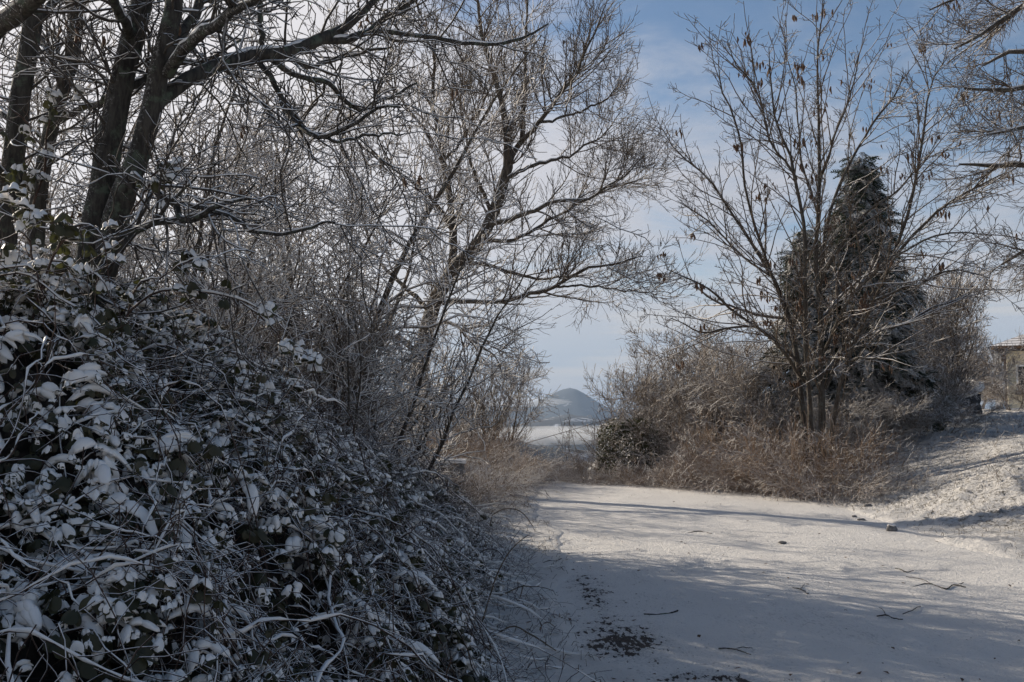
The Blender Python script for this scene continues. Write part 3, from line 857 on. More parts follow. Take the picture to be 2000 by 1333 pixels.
# ------------------------------------------------------------------ right side
def pod_tree():
    rng = np.random.default_rng(71)
    d = 21.0
    rows = [
        [(1605, 925, 0, 17), (1605, 800, 0, 16), (1605, 650, 0, 13), (1598, 580, 0, 12), (1592, 518, 0, 11), (1598, 420, 0, 10), (1598, 333, 0, 9), (1599, 210, 0, 6.5), (1598, 105, 0, 4.5), (1612, 0, 0, 2)],
        [(1576, 918, 0.1, 15), (1563, 745, 0.3, 12), (1538, 619, 0.5, 11), (1510, 542, 0.7, 9), (1470, 478, 1.0, 7.5), (1440, 431, 1.2, 6.5), (1388, 354, 1.5, 5), (1325, 300, 1.8, 3.5), (1298, 255, 2.0, 2)],
        [(1590, 915, -0.15, 14), (1577, 724, -0.3, 11), (1577, 622, -0.4, 11), (1571, 540, -0.5, 10), (1569, 438, -0.6, 9), (1549, 333, -0.8, 7.5), (1542, 291, -0.9, 6.5), (1517, 245, -1.0, 5), (1507, 170, -1.1, 4), (1500, 90, -1.2, 2)],
        [(1536, 615, 0.5, 8), (1490, 490, 0.2, 7), (1458, 385, 0, 6), (1447, 298, -0.2, 5.5), (1430, 217, -0.3, 4.5), (1412, 180, -0.4, 4), (1404, 128, -0.5, 2)],
        [(1556, 350, -0.8, 6), (1503, 270, -1.2, 5.5), (1485, 200, -1.4, 4.5), (1468, 160, -1.5, 4), (1440, 125, -1.6, 3), (1418, 82, -1.7, 1.6)],
        [(1603, 640, 0, 9), (1612, 460, 0.5, 8), (1650, 336, 1.0, 7), (1703, 245, 1.5, 5.5), (1748, 186, 1.9, 4.5), (1763, 145, 2.1, 2)],
        [(1618, 915, -0.2, 12), (1640, 740, -0.8, 10), (1720, 560, -1.4, 9), (1773, 420, -1.9, 8), (1797, 298, -2.2, 6.5), (1808, 217, -2.3, 5), (1818, 165, -2.4, 4), (1851, 112, -2.5, 2)],
        [(1612, 760, 0, 10), (1680, 620, -0.3, 9), (1750, 500, -0.6, 8), (1825, 420, -0.9, 7), (1895, 372, -1.2, 5.5), (1970, 335, -1.5, 2.5)],
        [(1610, 730, 0, 9), (1640, 690, 0.9, 8.5), (1668, 668, 1.2, 8), (1720, 647, 1.6, 7), (1773, 633, 1.9, 6.5), (1825, 598, 2.2, 5), (1895, 577, 2.6, 2.5)],
        [(1600, 700, 0, 8), (1545, 630, 1.1, 7), (1475, 615, 1.6, 6), (1405, 594, 2.0, 5), (1350, 562, 2.3, 2.5)],
        [(1585, 760, 0.1, 9), (1520, 680, -0.9, 8), (1440, 612, -1.5, 6.5), (1370, 555, -2.0, 4.5), (1300, 525, -2.4, 2)],
        [(1580, 730, 0.2, 7), (1500, 650, 0.3, 6), (1430, 640, 0.4, 5), (1370, 648, 0.5, 4), (1310, 620, 0.5, 2)],
        [(1608, 690, 0, 8), (1650, 605, -1.0, 7), (1700, 540, -1.6, 6), (1780, 480, -2.2, 5), (1870, 455, -2.7, 4), (1940, 462, -3.1, 2)],
        [(1600, 560, 0, 8), (1640, 480, -0.6, 7), (1690, 420, -1.0, 6), (1750, 370, -1.3, 4.5), (1800, 320, -1.6, 3), (1830, 265, -1.7, 1.6)],
        [(1598, 420, 0, 6), (1570, 330, 0.6, 5), (1560, 240, 0.9, 4), (1548, 150, 1.1, 3), (1530, 95, 1.2, 1.6)],
        [(1600, 360, 0, 6), (1630, 270, -0.5, 5), (1660, 190, -0.8, 4), (1680, 110, -1.0, 2)],
        [(1615, 700, 0, 7), (1690, 700, -1.5, 6), (1760, 690, -2.2, 4), (1820, 672, -2.7, 2)],
        [(1606, 620, 0, 7), (1660, 560, 1.2, 6), (1730, 520, 1.9, 5), (1800, 505, 2.5, 2.5)],
        [(1510, 542, 0.7, 6), (1450, 500, 1.2, 5), (1390, 440, 1.7, 4), (1330, 400, 2.0, 2)],
        [(1700, 590, -1.3, 6), (1790, 555, -1.7, 5), (1870, 530, -2.1, 4), (1935, 545, -2.4, 2)],
    ]
    P, R = limb_set(rows, d, 20, 0.02, rng)
    for j in (0, 1, 2, 6):
        P[j, 0, 2] = gz(P[j, 0, 0], P[j, 0, 1]) - 0.15
    R = foot_flare(P, R * 0.82, 3)
    x, y = P[0, 0, :2]
    root = thing('many_stemmed_tree', 'many-stemmed bare tree with hanging dry pods in front of the dark conifer', 'tree', (x, y, gz(x, y)))
    A = grow(rng, P, R, 330, (0.10, 1), (34, 11), (1.0, 3.6), 8, 0.22, 0.30, 0.7, 0.015, 0.0055, 0.5)
    C = grow(rng, np.vstack([A[0]]), A[1], 2600, (0.1, 1), (52, 14), (0.14, 0.55), 4, 0.35, 0.25, 0.65, 0.009, 0.005, 0.3)
    C0 = grow(rng, P, R, 700, (0.3, 1), (55, 14), (0.12, 0.5), 4, 0.4, 0.25, 0.5, 0.008, 0.005, 0.3)
    C = (np.vstack([C[0], C0[0]]), np.vstack([C[1], C0[1]]))
    D = grow(rng, C[0], C[1], 6500, (0.15, 1), (50, 14), (0.06, 0.20), 3, 0.2, 0.2, 0.8, 0.007, 0.0045, 0.3)
    build_tree(root, P, R, 3, [(A[0], A[1], 4), (C[0], C[1], 3), (D[0], D[1], 3)], BARK_POPLAR, TWIG_RIGHT, 8, (1, 0, 0), 0.7, rng)
    pods(root, C[0], 420, 0.13, POD, rng)


pod_tree()


def overhang_tree():
    rng = np.random.default_rng(81)
    d = 12.0
    x, y = 8.6, 13.0
    g = gz(x, y)
    rows = [[(2330, 1000, 1.0, 52), (2320, 800, 0.9, 44), (2310, 600, 0.8, 40), (2300, 350, 0.7, 36), (2290, 100, 0.6, 30), (2280, -200, 0.5, 20), (2270, -450, 0.4, 6)],
            [(2305, 470, 0.8, 22), (2200, 380, 0.6, 18), (2100, 340, 0.4, 14), (2000, 325, 0.3, 11), (1930, 330, 0.2, 8), (1870, 318, 0.1, 4)],
            [(2300, 330, 0.7, 22), (2200, 220, 0.2, 18), (2100, 180, -0.2, 14), (2010, 172, -0.5, 11), (1950, 182, -0.7, 8), (1880, 165, -0.9, 4)],
            [(2290, 150, 0.6, 22), (2190, 40, 0.4, 18), (2080, -10, 0.2, 14), (1990, 20, 0, 11), (1930, 55, -0.2, 8), (1862, 95, -0.3, 4)],
            [(2285, 0, 0.6, 20), (2180, -70, 1.0, 16), (2060, -80, 1.4, 13), (1960, -40, 1.6, 9), (1880, -10, 1.8, 6), (1815, 20, 2.0, 3)],
            [(2310, 600, 0.8, 20), (2200, 500, 1.0, 16), (2100, 470, 1.2, 12), (2020, 480, 1.3, 9), (1960, 515, 1.4, 4)],
            [(2295, 250, 0.7, 18), (2180, 180, 1.6, 15), (2070, 110, 2.1, 12), (1990, 100, 2.4, 9), (1920, 130, 2.6, 4)],
            [(2310, 420, 0.7, 18), (2180, 300, -0.6, 15), (2080, 260, -1.0, 12), (2000, 250, -1.3, 9), (1930, 262, -1.5, 4)]]
    P, R = limb_set(rows, d, 18, 0.02, rng)
    P[0, 0, 2] = gz(P[0, 0, 0], P[0, 0, 1]) - 0.15
    R = foot_flare(P, R)
    x, y = P[0, 0, :2]
    root = thing('overhanging_tree', 'bare tree reaching into the top right corner from beyond the edge', 'tree', (x, y, gz(x, y)))
    A = grow(rng, P[1:], R[1:], 90, (0.3, 1), (38, 14), (0.6, 1.3), 6, -0.05, 0.35, 0.5, 0.012, 0.004, 0.4)
    C = grow(rng, A[0], A[1], 1300, (0.1, 1), (42, 14), (0.25, 0.65), 4, 0.0, 0.3, 0.6, 0.006, 0.003, 0.35)
    D = grow(rng, C[0], C[1], 6000, (0.1, 1), (40, 14), (0.08, 0.25), 3, 0.05, 0.3, 0.8, 0.004, 0.0025, 0.3)
    build_tree(root, P, R, 1, [(A[0], A[1], 4), (C[0], C[1], 3), (D[0], D[1], 3)], BARK_POPLAR, TWIG_POPLAR, 9, (1, 0, 0), 0.8, rng)
    pods(root, C[0], 30, 0.07, POD, rng)


overhang_tree()

SHRUB = [
    proto('bare_shrub', 'x', 'shrub', 91, (16, 0.7, 3.0, 0.50, 9, 0.022, 0.30, 0.1), [
        (G(n=170, t=(0.12, 1), ang=(38, 14), L=(0.5, 1.3), k=5, up=0.3, wig=0.35, rr=0.6, rmax=0.012, tip=0.005, shrink=0.4), 3),
        (G(n=1500, t=(0.1, 1), ang=(40, 16), L=(0.25, 0.7), k=4, up=0.3, wig=0.35, rr=0.6, rmax=0.008, tip=0.0048, shrink=0.3), 3),
        (G(n=4200, t=(0.1, 1), ang=(44, 17), L=(0.1, 0.34), k=3, up=0.2, wig=0.4, rr=0.8, rmax=0.007, tip=0.005, shrink=0.3), 3)], TWIG_SHRUB, TWIG_SHRUB),
    proto('bare_shrub', 'x', 'shrub', 92, (9, 0.5, 3.6, 0.36, 9, 0.030, 0.30, 0.1), [
        (G(n=150, t=(0.15, 1), ang=(46, 14), L=(0.5, 1.4), k=5, up=0.3, wig=0.4, rr=0.6, rmax=0.014, tip=0.005, shrink=0.4), 3),
        (G(n=1400, t=(0.1, 1), ang=(44, 16), L=(0.25, 0.75), k=4, up=0.25, wig=0.35, rr=0.6, rmax=0.008, tip=0.0048, shrink=0.3), 3),
        (G(n=3800, t=(0.1, 1), ang=(44, 17), L=(0.1, 0.34), k=3, up=0.2, wig=0.4, rr=0.8, rmax=0.007, tip=0.005, shrink=0.3), 3)], TWIG_SHRUB, TWIG_SHRUB),
]
gr = 'bare shrubs along the right side of the road'
for pi, px, d, rot, sc, lab in [
    (0, 1345, 25.5, 0.5, (1.0, 1.0, 1.0), 'brown bare shrub beside the dark leafy bush'),
    (1, 1425, 26.5, 1.7, (1.1, 1.1, 0.95), 'brown bare shrub midway between the dark leafy bush and the conifer'),
    (0, 1490, 24.5, 2.9, (1.0, 1.0, 0.95), 'brown bare shrub against the left side of the conifer'),
    (1, 1390, 29.5, 4.1, (1.1, 1.1, 1.1), 'pale bare shrub in the second row behind the brush'),
    (0, 1310, 29.0, 5.0, (1.0, 1.0, 1.05), 'bare shrub standing behind the dark leafy bush'),
    (1, 1262, 27.5, 0.9, (0.8, 0.8, 0.95), 'thin bare shrub leaning over the gap with the mountain'),
    (0, 1780, 26.0, 3.4, (1.1, 1.1, 1.0), 'bare shrub right of the conifer'),
    (1, 1720, 29.0, 2.2, (1.2, 1.2, 1.2), 'bare shrub half hidden behind the conifer'),
    (0, 1868, 36.0, 1.3, (0.8, 0.8, 0.7), 'bare shrub left of the house wall'),
    (1, 1668, 22.6, 0.6, (0.75, 0.75, 0.48), 'low snowy shrub at the foot of the conifer, right of the pod tree stems'),
    (0, 1740, 24.0, 5.2, (0.7, 0.7, 0.4), 'low snowy shrub on the bank below the right flank of the conifer'),
    (1, 1975, 31.0, 5.8, (0.75, 0.75, 0.40), 'low bare shrub in front of the house wall at the right edge'),
    (0, 1812, 23.0, 4.4, (0.7, 0.7, 0.30), 'low twiggy shrub on the bank below the covered pile'),
    (1, 1912, 38.0, 2.6, (0.8, 0.8, 0.6), 'bare shrub close to the corner of the house'),
]:
    put(SHRUB[pi], lab, atx(px, d), d, rot, sc, gr)
for pi, px, d, rot, sc, lab in [(0, 600, 12.8, 0.4, (0.75, 0.75, 0.8), 'dense low shrub in the thicket below the upright dark trunk'),
                                (1, 552, 11.4, 2.1, (0.9, 0.9, 0.95), 'dense low shrub above the bramble bank in mid thicket'),
                                (0, 478, 13.4, 3.3, (1.0, 1.0, 1.1), 'dense shrub deeper in the thicket under the arching bough')]:
    put(SHRUB[pi], lab, atx(px, d), d, rot, sc, 'dense shrubs inside the left thicket')
put(SMALL[0], 'bare tree with a straight stem between the conifer and the house', atx(1838, 27.0), 27.0, 2.4, (0.95, 0.95, 1.05), None)
put(SHRUB[1], 'tall grey bare shrub close behind the straight-stemmed tree', atx(1800, 29.5), 29.5, 1.2, (1.25, 1.25, 1.5), None)
put(SHRUB[0], 'rounded grey bare shrub between the straight-stemmed tree and the house', atx(1880, 34.0), 34.0, 3.2, (0.95, 0.95, 1.2), None)

BRUSH = [
    proto('dry_brush', 'x', 'brush', 101, (260, 1.0, 1.35, 0.75, 7, 0.0065, 0.55, -1.1), [
        (G(n=1100, t=(0.2, 1), ang=(35, 16), L=(0.25, 0.7), k=4, up=-0.3, wig=0.5, rr=0.8, rmax=0.005, tip=0.0035, shrink=0.3), 3),
        (G(n=2600, t=(0.2, 1), ang=(40, 16), L=(0.1, 0.3), k=3, up=-0.2, wig=0.5, rr=0.8, rmax=0.0045, tip=0.0032, shrink=0.3), 3)], TWIG_BRUSH, TWIG_BRUSH, False),
    proto('dry_brush', 'x', 'brush', 102, (200, 1.1, 1.7, 0.5, 7, 0.006, 0.45, -0.6), [
        (G(n=1100, t=(0.2, 1), ang=(32, 14), L=(0.25, 0.8), k=4, up=-0.1, wig=0.4, rr=0.8, rmax=0.005, tip=0.0035, shrink=0.3), 3),
        (G(n=2600, t=(0.2, 1), ang=(38, 16), L=(0.1, 0.3), k=3, up=0.0, wig=0.4, rr=0.8, rmax=0.0045, tip=0.0032, shrink=0.3), 3)], TWIG_BRUSH, TWIG_BRUSH, False),
]
gb = 'dry brown brush at the foot of the right bank'
for pi, px, d, rot, sc, lab in [
    (0, 1330, 23.6, 0.2, (1.1, 1.0, 0.62), 'low dry brush at the road edge next to the dark leafy bush'),
    (0, 1400, 22.8, 1.1, (1.1, 1.0, 0.72), 'dry brush, second clump along the edge from the dark leafy bush'),
    (1, 1465, 22.2, 2.3, (1.1, 1.0, 0.80), 'dry brush, third clump along the edge from the dark leafy bush'),
    (0, 1530, 21.4, 3.1, (1.1, 1.0, 0.95), 'dense dry brush left of the pod tree stems'),
    (1, 1592, 20.2, 4.2, (1.0, 1.0, 1.05), 'dense reddish brush around the foot of the pod tree'),
    (0, 1650, 19.2, 5.1, (0.95, 0.9, 0.62), 'dry brush nearest the camera, at the right end of the brown strip'),
    (1, 1440, 24.2, 3.7, (1.2, 1.0, 0.95), 'tall dry brush behind the roadside clumps'),
    (0, 1540, 23.6, 5.9, (1.2, 1.0, 1.15), 'tall dry brush in front of the conifer foot'),
    (0, 1200, 24.6, 4.7, (0.9, 0.8, 0.55), 'dry brush under the dark leafy bush'),
    (1, 1178, 26.2, 2.7, (0.7, 0.7, 0.55), 'dry brush at the left foot of the dark leafy bush'),
]:
    put(BRUSH[pi], lab, atx(px, d), d, rot, sc, gb)
gl = 'dry brush along the left verge'
for pi, px, d, rot, sc, lab in [
    (0, 905, 20.0, 0.7, (0.9, 1.0, 0.55), 'dry snowy brush in front of the low stone parapet'),
    (1, 955, 22.5, 1.9, (0.8, 0.9, 0.58), 'dry brush on the left verge right of the parapet'),
    (0, 1000, 24.0, 3.0, (0.7, 0.8, 0.52), 'pale dry brush at the crest on the left verge'),
    (1, 1036, 25.0, 4.2, (0.45, 0.5, 0.42), 'straw-coloured dry brush nearest the road on the left crest'),
    (0, 860, 17.0, 5.0, (0.8, 1.0, 0.62), 'dry brush between the bramble bank and the parapet'),
    (1, 885, 24.5, 2.4, (0.9, 0.9, 0.85), 'dry brush behind the low stone parapet'),
]:
    put(BRUSH[pi], lab, atx(px, d), d, rot, sc, gl)
SAP = proto('sapling', 'x', 'sapling', 111, (3, 0.16, 2.7, 0.28, 10, 0.018, 0.22), [
    (G(n=26, t=(0.25, 1), ang=(45, 14), L=(0.25, 0.7), k=5, up=0.3, wig=0.3, rr=0.6, rmax=0.01, tip=0.005, shrink=0.4), 3),
    (G(n=110, t=(0.1, 1), ang=(45, 14), L=(0.1, 0.3), k=3, up=0.2, wig=0.3, rr=0.7, rmax=0.007, tip=0.0045, shrink=0.3), 3)], TWIG_RIGHT, TWIG_RIGHT)
for px, d, rot, sc, lab in [(1112, 26.5, 0.4, 0.85, 'thin sapling in the gap before the valley, left of two'), (1148, 27.5, 2.6, 0.9, 'thin sapling close to the dark leafy bush')]:
    put(SAP, lab, atx(px, d), d, rot, sc, 'thin saplings in the gap', 0.05)
put(BRUSH[1], 'dry thin stems in the gap at the road crest', atx(1130, 26.5), 26.5, 1.0, (0.7, 0.7, 0.42), None)


# ------------------------------------------------------------------ scattering with geometry nodes
def scatter_group(name, coll):
    ng = bpy.data.node_groups.new(name, 'GeometryNodeTree')
    ng.interface.new_socket('Geometry', in_out='INPUT', socket_type='NodeSocketGeometry')
    ng.interface.new_socket('Geometry', in_out='OUTPUT', socket_type='NodeSocketGeometry')
    N, Lk = ng.nodes, ng.links
    gi, go = N.new('NodeGroupInput'), N.new('NodeGroupOutput')
    ci = N.new('GeometryNodeCollectionInfo'); ci.inputs['Collection'].default_value = coll
    ci.inputs['Separate Children'].default_value = True; ci.inputs['Reset Children'].default_value = True
    io = N.new('GeometryNodeInstanceOnPoints'); io.inputs['Pick Instance'].default_value = True

    def attr(nm, tp):
        a = N.new('GeometryNodeInputNamedAttribute'); a.data_type = tp; a.inputs['Name'].default_value = nm
        return a.outputs['Attribute']
    Lk.new(gi.outputs[0], io.inputs['Points']); Lk.new(ci.outputs[0], io.inputs['Instance'])
    Lk.new(attr('idx', 'INT'), io.inputs['Instance Index']); Lk.new(attr('rot', 'FLOAT_VECTOR'), io.inputs['Rotation'])
    Lk.new(attr('scl', 'FLOAT'), io.inputs['Scale']); Lk.new(io.outputs[0], go.inputs[0])
    return ng


def variants(name, meshes):
    c = bpy.data.collections.new(name)
    for me in meshes:
        c.objects.link(bpy.data.objects.new(me.name, me))
    return scatter_group(name, c)


def scatter(name, root, pts, rot, scl, idx, ng):
    me = bpy.data.meshes.new(name)
    me.vertices.add(len(pts)); me.vertices.foreach_set('co', (np.asarray(pts) - np.array(root.location)).astype(np.float32).ravel())
    a = me.attributes.new('rot', 'FLOAT_VECTOR', 'POINT'); a.data.foreach_set('vector', np.asarray(rot, np.float32).ravel())
    a = me.attributes.new('scl', 'FLOAT', 'POINT'); a.data.foreach_set('value', np.asarray(scl, np.float32))
    a = me.attributes.new('idx', 'INT', 'POINT'); a.data.foreach_set('value', np.asarray(idx, np.int32))
    o = link(name, me, root, kind='stuff')
    md = o.modifiers.new('scatter', 'NODES'); md.node_group = ng
    return o


# ------------------------------------------------------------------ bramble leaves, each with the snow it carries
def leaflet(rng, L, W, pitch, yaw, off, snow_t, n=9, m=7):
    u = np.linspace(0, 1, n); v = np.linspace(-1, 1, m)
    U, Vv = np.meshgrid(u, v, indexing='ij')
    wid = W * np.clip(1 - np.abs(2 * U ** 0.82 - 1) ** 2.4, 0.015, 1) ** 0.62
    curl = rng.uniform(0.3, 1.0)
    sd = rng.uniform(0, 9)

    def surf(U, Vv):
        wid = W * np.clip(1 - np.abs(2 * U ** 0.82 - 1) ** 2.4, 0.015, 1) ** 0.62
        ang = pitch - curl * U                 # droops more towards the tip
        X = L * (math.sin(pitch) - np.sin(ang)) / curl; Y = Vv * wid * 0.5
        Z = L * (np.cos(ang) - math.cos(pitch)) / curl - 0.20 * np.abs(Vv) ** 1.6 * wid + 0.04 * W * lump(X * 60, Y * 60, 1.0, sd)
        return X, Y, Z, ang
    X, Y, Z, ang = surf(U, Vv)
    A = np.stack([X, Y, Z], -1)
    cap = np.sqrt(np.clip(1 - np.abs(Vv) ** 2.6, 0, 1)) * np.clip(1 - np.abs(2 * U - 1) ** 5, 0, 1) ** 0.5
    reach = rng.uniform(0.62, 0.95)
    X, Y, Z, ang = surf(0.01 + reach * U * (1 + 0.12 * np.sin(3 * Vv + sd)) / 1.12, Vv * rng.uniform(0.72, 0.95))
    flat = np.clip(np.cos(ang), 0, 1) ** 1.1
    th = snow_t * flat * cap * (1 + 0.45 * lump(X * 75, Y * 75, 1.0, sd + 2) + 0.25 * lump(X * 160, Y * 160, 1.0, sd))
    S = np.stack([X - 0.2 * th * np.sin(ang), Y, Z + th], -1)
    edge = (np.abs(Vv) > 0.99) | (U < 0.01) | (U > 0.99)
    S[..., 2] = np.where(edge, Z - 0.003, S[..., 2] + 0.001)
    i = np.arange(n * m).reshape(n, m)
    F = np.stack([i[:-1, :-1], i[1:, :-1], i[1:, 1:], i[:-1, 1:]], -1).reshape(-1, 4)
    c, s = math.cos(yaw), math.sin(yaw)
    M = np.array(((c, s, 0), (-s, c, 0), (0, 0, 1)))
    return [(q.reshape(-1, 3) @ M + np.array(off), F) for q in (A, S)]


def leaf_mesh(seed, kind):
    rng = np.random.default_rng(seed)
    pit = {'flat': (0.25, -0.15), 'droop': (-0.25, -0.6), 'hang': (-0.9, -1.35), 'bare': (-0.4, -1.2)}[kind]
    st = {'flat': 0.030, 'droop': 0.028, 'hang': 0.012, 'bare': 0.0}[kind]
    pcs = []
    L = 0.075
    for yaw, sc, off in ((0, 1.0, (0.035, 0, 0)), (1.25, 0.85, (0.02, 0.012, 0)), (-1.25, 0.85, (0.02, -0.012, 0))):
        if kind == 'hang' and yaw < 0 and rng.random() < 0.5:
            continue
        pcs.append(leaflet(rng, L * sc, L * sc * rng.uniform(0.68, 0.85), rng.uniform(pit[1], pit[0]), yaw + rng.normal(0, 0.2), off, st * rng.uniform(0.7, 1.2)))
    lv, lf = join([p[0] for p in pcs]); sv, sf = join([p[1] for p in pcs])
    nf = sum(len(f) for f in lf); ns = sum(len(f) for f in sf)
    # short petiole
    pt = tubes(np.array([[(-0.03, 0, -0.012), (0.0, 0, 0.0), (0.036, 0, 0.0)]]), np.array([[0.0022, 0.002, 0.0015]]), 3)
    if kind == 'bare':
        V, F = join([(lv, np.vstack(lf)), pt])
        mi = [0] * (nf + len(pt[1]))
    else:
        V, F = join([(lv, np.vstack(lf)), (sv, np.vstack(sf)), pt])
        mi = [0] * nf + [1] * ns + [0] * len(pt[1])
    return mesh_from('leaf', V, F, [LEAF, SNOW_SOFT], mat_idx=mi)


LEAVES = [leaf_mesh(200 + i, k) for i, k in enumerate(['flat', 'flat', 'flat', 'droop', 'droop', 'droop', 'droop', 'hang', 'hang', 'bare', 'bare', 'bare'])]
NG_LEAF = variants('bramble_leaves', LEAVES)


def pillow(seed, sx, sy, sz, n=6):
    """a clump of snow: a few rounded lumps run together"""
    rng = np.random.default_rng(int(seed * 10))
    pcs = []
    for k in range(n):
        r = rng.uniform(0.45, 0.85)
        V = blob(IV2, seed + k, 0.20) * np.array((sx, sy, sz)) * r + np.array((rng.normal(0, 0.62) * sx, rng.normal(0, 0.55) * sy, rng.normal(-0.15, 0.30) * sz))
        pcs.append((V, IF2))
    V, F = join(pcs)
    V[:, 2] -= 0.35 * (V[:, 0] ** 2 + V[:, 1] ** 2) / sx
    return mesh_from('snow_pad', V, F, SNOW_SOFT)


NG_PAD = variants('snow_pads', [pillow(1.3, 0.075, 0.045, 0.032), pillow(2.9, 0.055, 0.05, 0.030), pillow(4.1, 0.10, 0.035, 0.026), pillow(5.7, 0.04, 0.035, 0.026), pillow(7.7, 0.065, 0.03, 0.03)])


def hedge_top(x, y):
    """height of the bramble bank over z = 0"""
    x = np.asarray(x, float); y = np.asarray(y, float)
    Hh = np.interp(y, [1.0, 2.2, 3.0, 3.8, 4.6, 5.6, 6.6, 8, 10, 12, 15, 18, 22], [0.55, 0.72, 0.98, 1.55, 1.95, 1.95, 1.75, 1.45, 1.22, 1.08, 0.85, 0.66, 0.42])
    toe = np.interp(y, [1, 4, 6, 9, 14, 18, 22], [-0.45, -0.30, -0.22, -0.26, -0.42, -0.75, -1.3]) + 0.10 * np.sin(y * 2.3) + 0.06 * np.sin(y * 5.7 + 1)
    wdt = np.interp(y, [1, 3, 6, 10, 22], [2.0, 1.95, 1.75, 1.5, 1.4])
    u = np.clip((toe - x) / wdt, 0, 1)
    z = Hh * (0.55 * np.sin(u * np.pi / 2) ** 0.85 + 0.45 * u)
    am = np.clip(u * 3, 0, 1)
    z = z + am * (0.20 * lump(x, y, 2.1, 3.3) + 0.15 * lump(x, y, 4.7, 1.1) + 0.08 * lump(x, y, 9.0, 6.1))
    z = z + ss((-x - 1.35) / 1.5) * (0.9 * np.clip((y - 4.5) / 3, 0, 1) * np.clip((15 - y) / 3, 0, 1) + 0.25 * np.clip((7 - y) / 3, 0, 1))
    return z * (u > 0), u


def bramble(y0, y1, label, n_leaf, n_pad, n_cane, n_tw, seed, x_back=-4.2, objs=300):
    rng = np.random.default_rng(seed)
    yc = 0.5 * (y0 + y1)
    root = thing('bramble_bush', label, 'bramble', (-1.6, yc, gz(-1.6, yc)), 0, 'bramble bushes of the left bank')

    def sample(n, spread=0.25):
        x = x_back + (0.0 - x_back) * rng.random(n * 2) ** 0.75; y = y0 + (y1 - y0) * rng.random(n * 2)
        y = y + rng.normal(0, 0.12, n * 2)
        z, u = hedge_top(x, y)
        hole = lump(x, y, 5.5, 8.0) + 0.7 * lump(x + z, y, 12.0, 2.0) + rng.normal(0, 0.25, n * 2)
        ok = np.where((u > 0.012) & (y > 1.0) & (hole < spread))[0][:n]
        return x[ok], y[ok], z[ok], u[ok]

    def grad(x, y):
        e = 0.05
        gxx = (hedge_top(x + e, y)[0] - hedge_top(x - e, y)[0]) / (2 * e)
        gyy = (hedge_top(x, y + e)[0] - hedge_top(x, y - e)[0]) / (2 * e)
        return np.clip(gxx, -3, 3), np.clip(gyy, -3, 3)
    # dark sheet added inside to block see-through, standing for shaded dead stems and litter
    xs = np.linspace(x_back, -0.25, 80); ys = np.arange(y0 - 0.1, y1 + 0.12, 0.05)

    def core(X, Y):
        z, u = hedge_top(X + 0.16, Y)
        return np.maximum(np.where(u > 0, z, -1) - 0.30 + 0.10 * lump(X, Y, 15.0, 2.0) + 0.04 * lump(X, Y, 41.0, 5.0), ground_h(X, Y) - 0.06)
    part('shade_core', root, *grid(xs, ys, core), DARK_CORE)
    # arching canes, each carrying a ridge of snow
    n = n_cane
    x, y, z, u = sample(n * 2, 9.0)
    sel = np.argsort(u + 0.5 * rng.random(len(u)))[:n]
    x, y = x[sel], y[sel]; n = len(x)
    a = rng.normal(-0.35, 0.75, n); ln = rng.uniform(0.6, 1.7, n)
    k = 20
    s = np.linspace(0, 1, k)
    bend = rng.normal(0, 0.45, n)
    aa = a[:, None] + bend[:, None] * s
    px = x[:, None] - 0.4 * (ln * np.cos(a))[:, None] + np.cumsum(np.cos(aa), 1) * (ln / k)[:, None]
    py = y[:, None] - 0.4 * (ln * np.sin(a))[:, None] + np.cumsum(np.sin(aa), 1) * (ln / k)[:, None]
    sz, su = hedge_top(px, py)
    g0 = ground_h(px, py)
    hz = np.maximum(sz, g0)
    run = np.maximum.accumulate(hz[:, ::-1], 1)[:, ::-1]
    hz = 0.5 * hz + 0.5 * run
    for _ in range(3):
        hz[:, 1:-1] = (hz[:, :-2] + hz[:, 1:-1] * 2 + hz[:, 2:]) / 4
    arch = (rng.uniform(0.0, 0.16, n) + 0.28 * (rng.random(n) < 0.22) * rng.random(n))[:, None] * np.sin(np.pi * s) - 0.12 * (1 - s) ** 3 - 0.05 * s ** 4
    P = np.stack([px, py, np.maximum(hz + arch + rng.uniform(-0.05, 0.03, n)[:, None], g0 + 0.01)], -1)
    wob = rng.normal(0, 0.016, P.shape)
    wob[:, 1:-1] = (wob[:, :-2] + wob[:, 1:-1] + wob[:, 2:]) / 2
    P += wob
    R = rng.uniform(0.003, 0.0058, n)[:, None] * (1 - 0.55 * s)
    nb = min(14, n)
    for j in range(nb):
        c = part('cane', root, *tubes(P[j:j + 1], R[j:j + 1], 5, rng=rng), CANE)
        v, f = snow_on(P[j:j + 1], R[j:j + 1] * 1.3, 7, 1.35, rng, 0.0065, True)
        link('snow', mesh_from('snow', v - np.array(root.location), f, SNOW_SOFT), c)
    if n > nb:
        v, f = snow_on(P[nb:], R[nb:] * 1.3, 5, 1.25, rng, 0.0055, True)
        part('canes', root, *tubes(P[nb:], R[nb:], 4, rng=rng), CANE, kind='stuff')
        part('cane_snow', root, v, f, SNOW_SOFT, kind='stuff')
    tw = grow(rng, P, R, n_tw, (0.05, 1), (55, 18), (0.08, 0.42), 5, -0.1, 0.8, 0.6, 0.0036, 0.0022, 0.2)
    part('twigs', root, *tubes(tw[0], tw[1], 3, rng=rng), CANE, kind='stuff')
    # leaves over the outside and a little way in
    x, y, z, u = sample(n_leaf)
    gx_, gy_ = grad(x, y)
    dep = rng.exponential(0.10, len(x)) * (rng.random(len(x)) < 0.85) - 0.10 * (rng.random(len(x)) < 0.12) * rng.random(len(x))
    nrm = unit(np.stack([-gx_, -gy_, np.ones_like(x)], 1))
    pos = np.stack([x, y, z], 1) - nrm * (dep - 0.05)[:, None]
    pos[:, 2] = np.maximum(pos[:, 2], ground_h(x, y) + 0.03)
    out = np.arctan2(-gy_, -gx_)
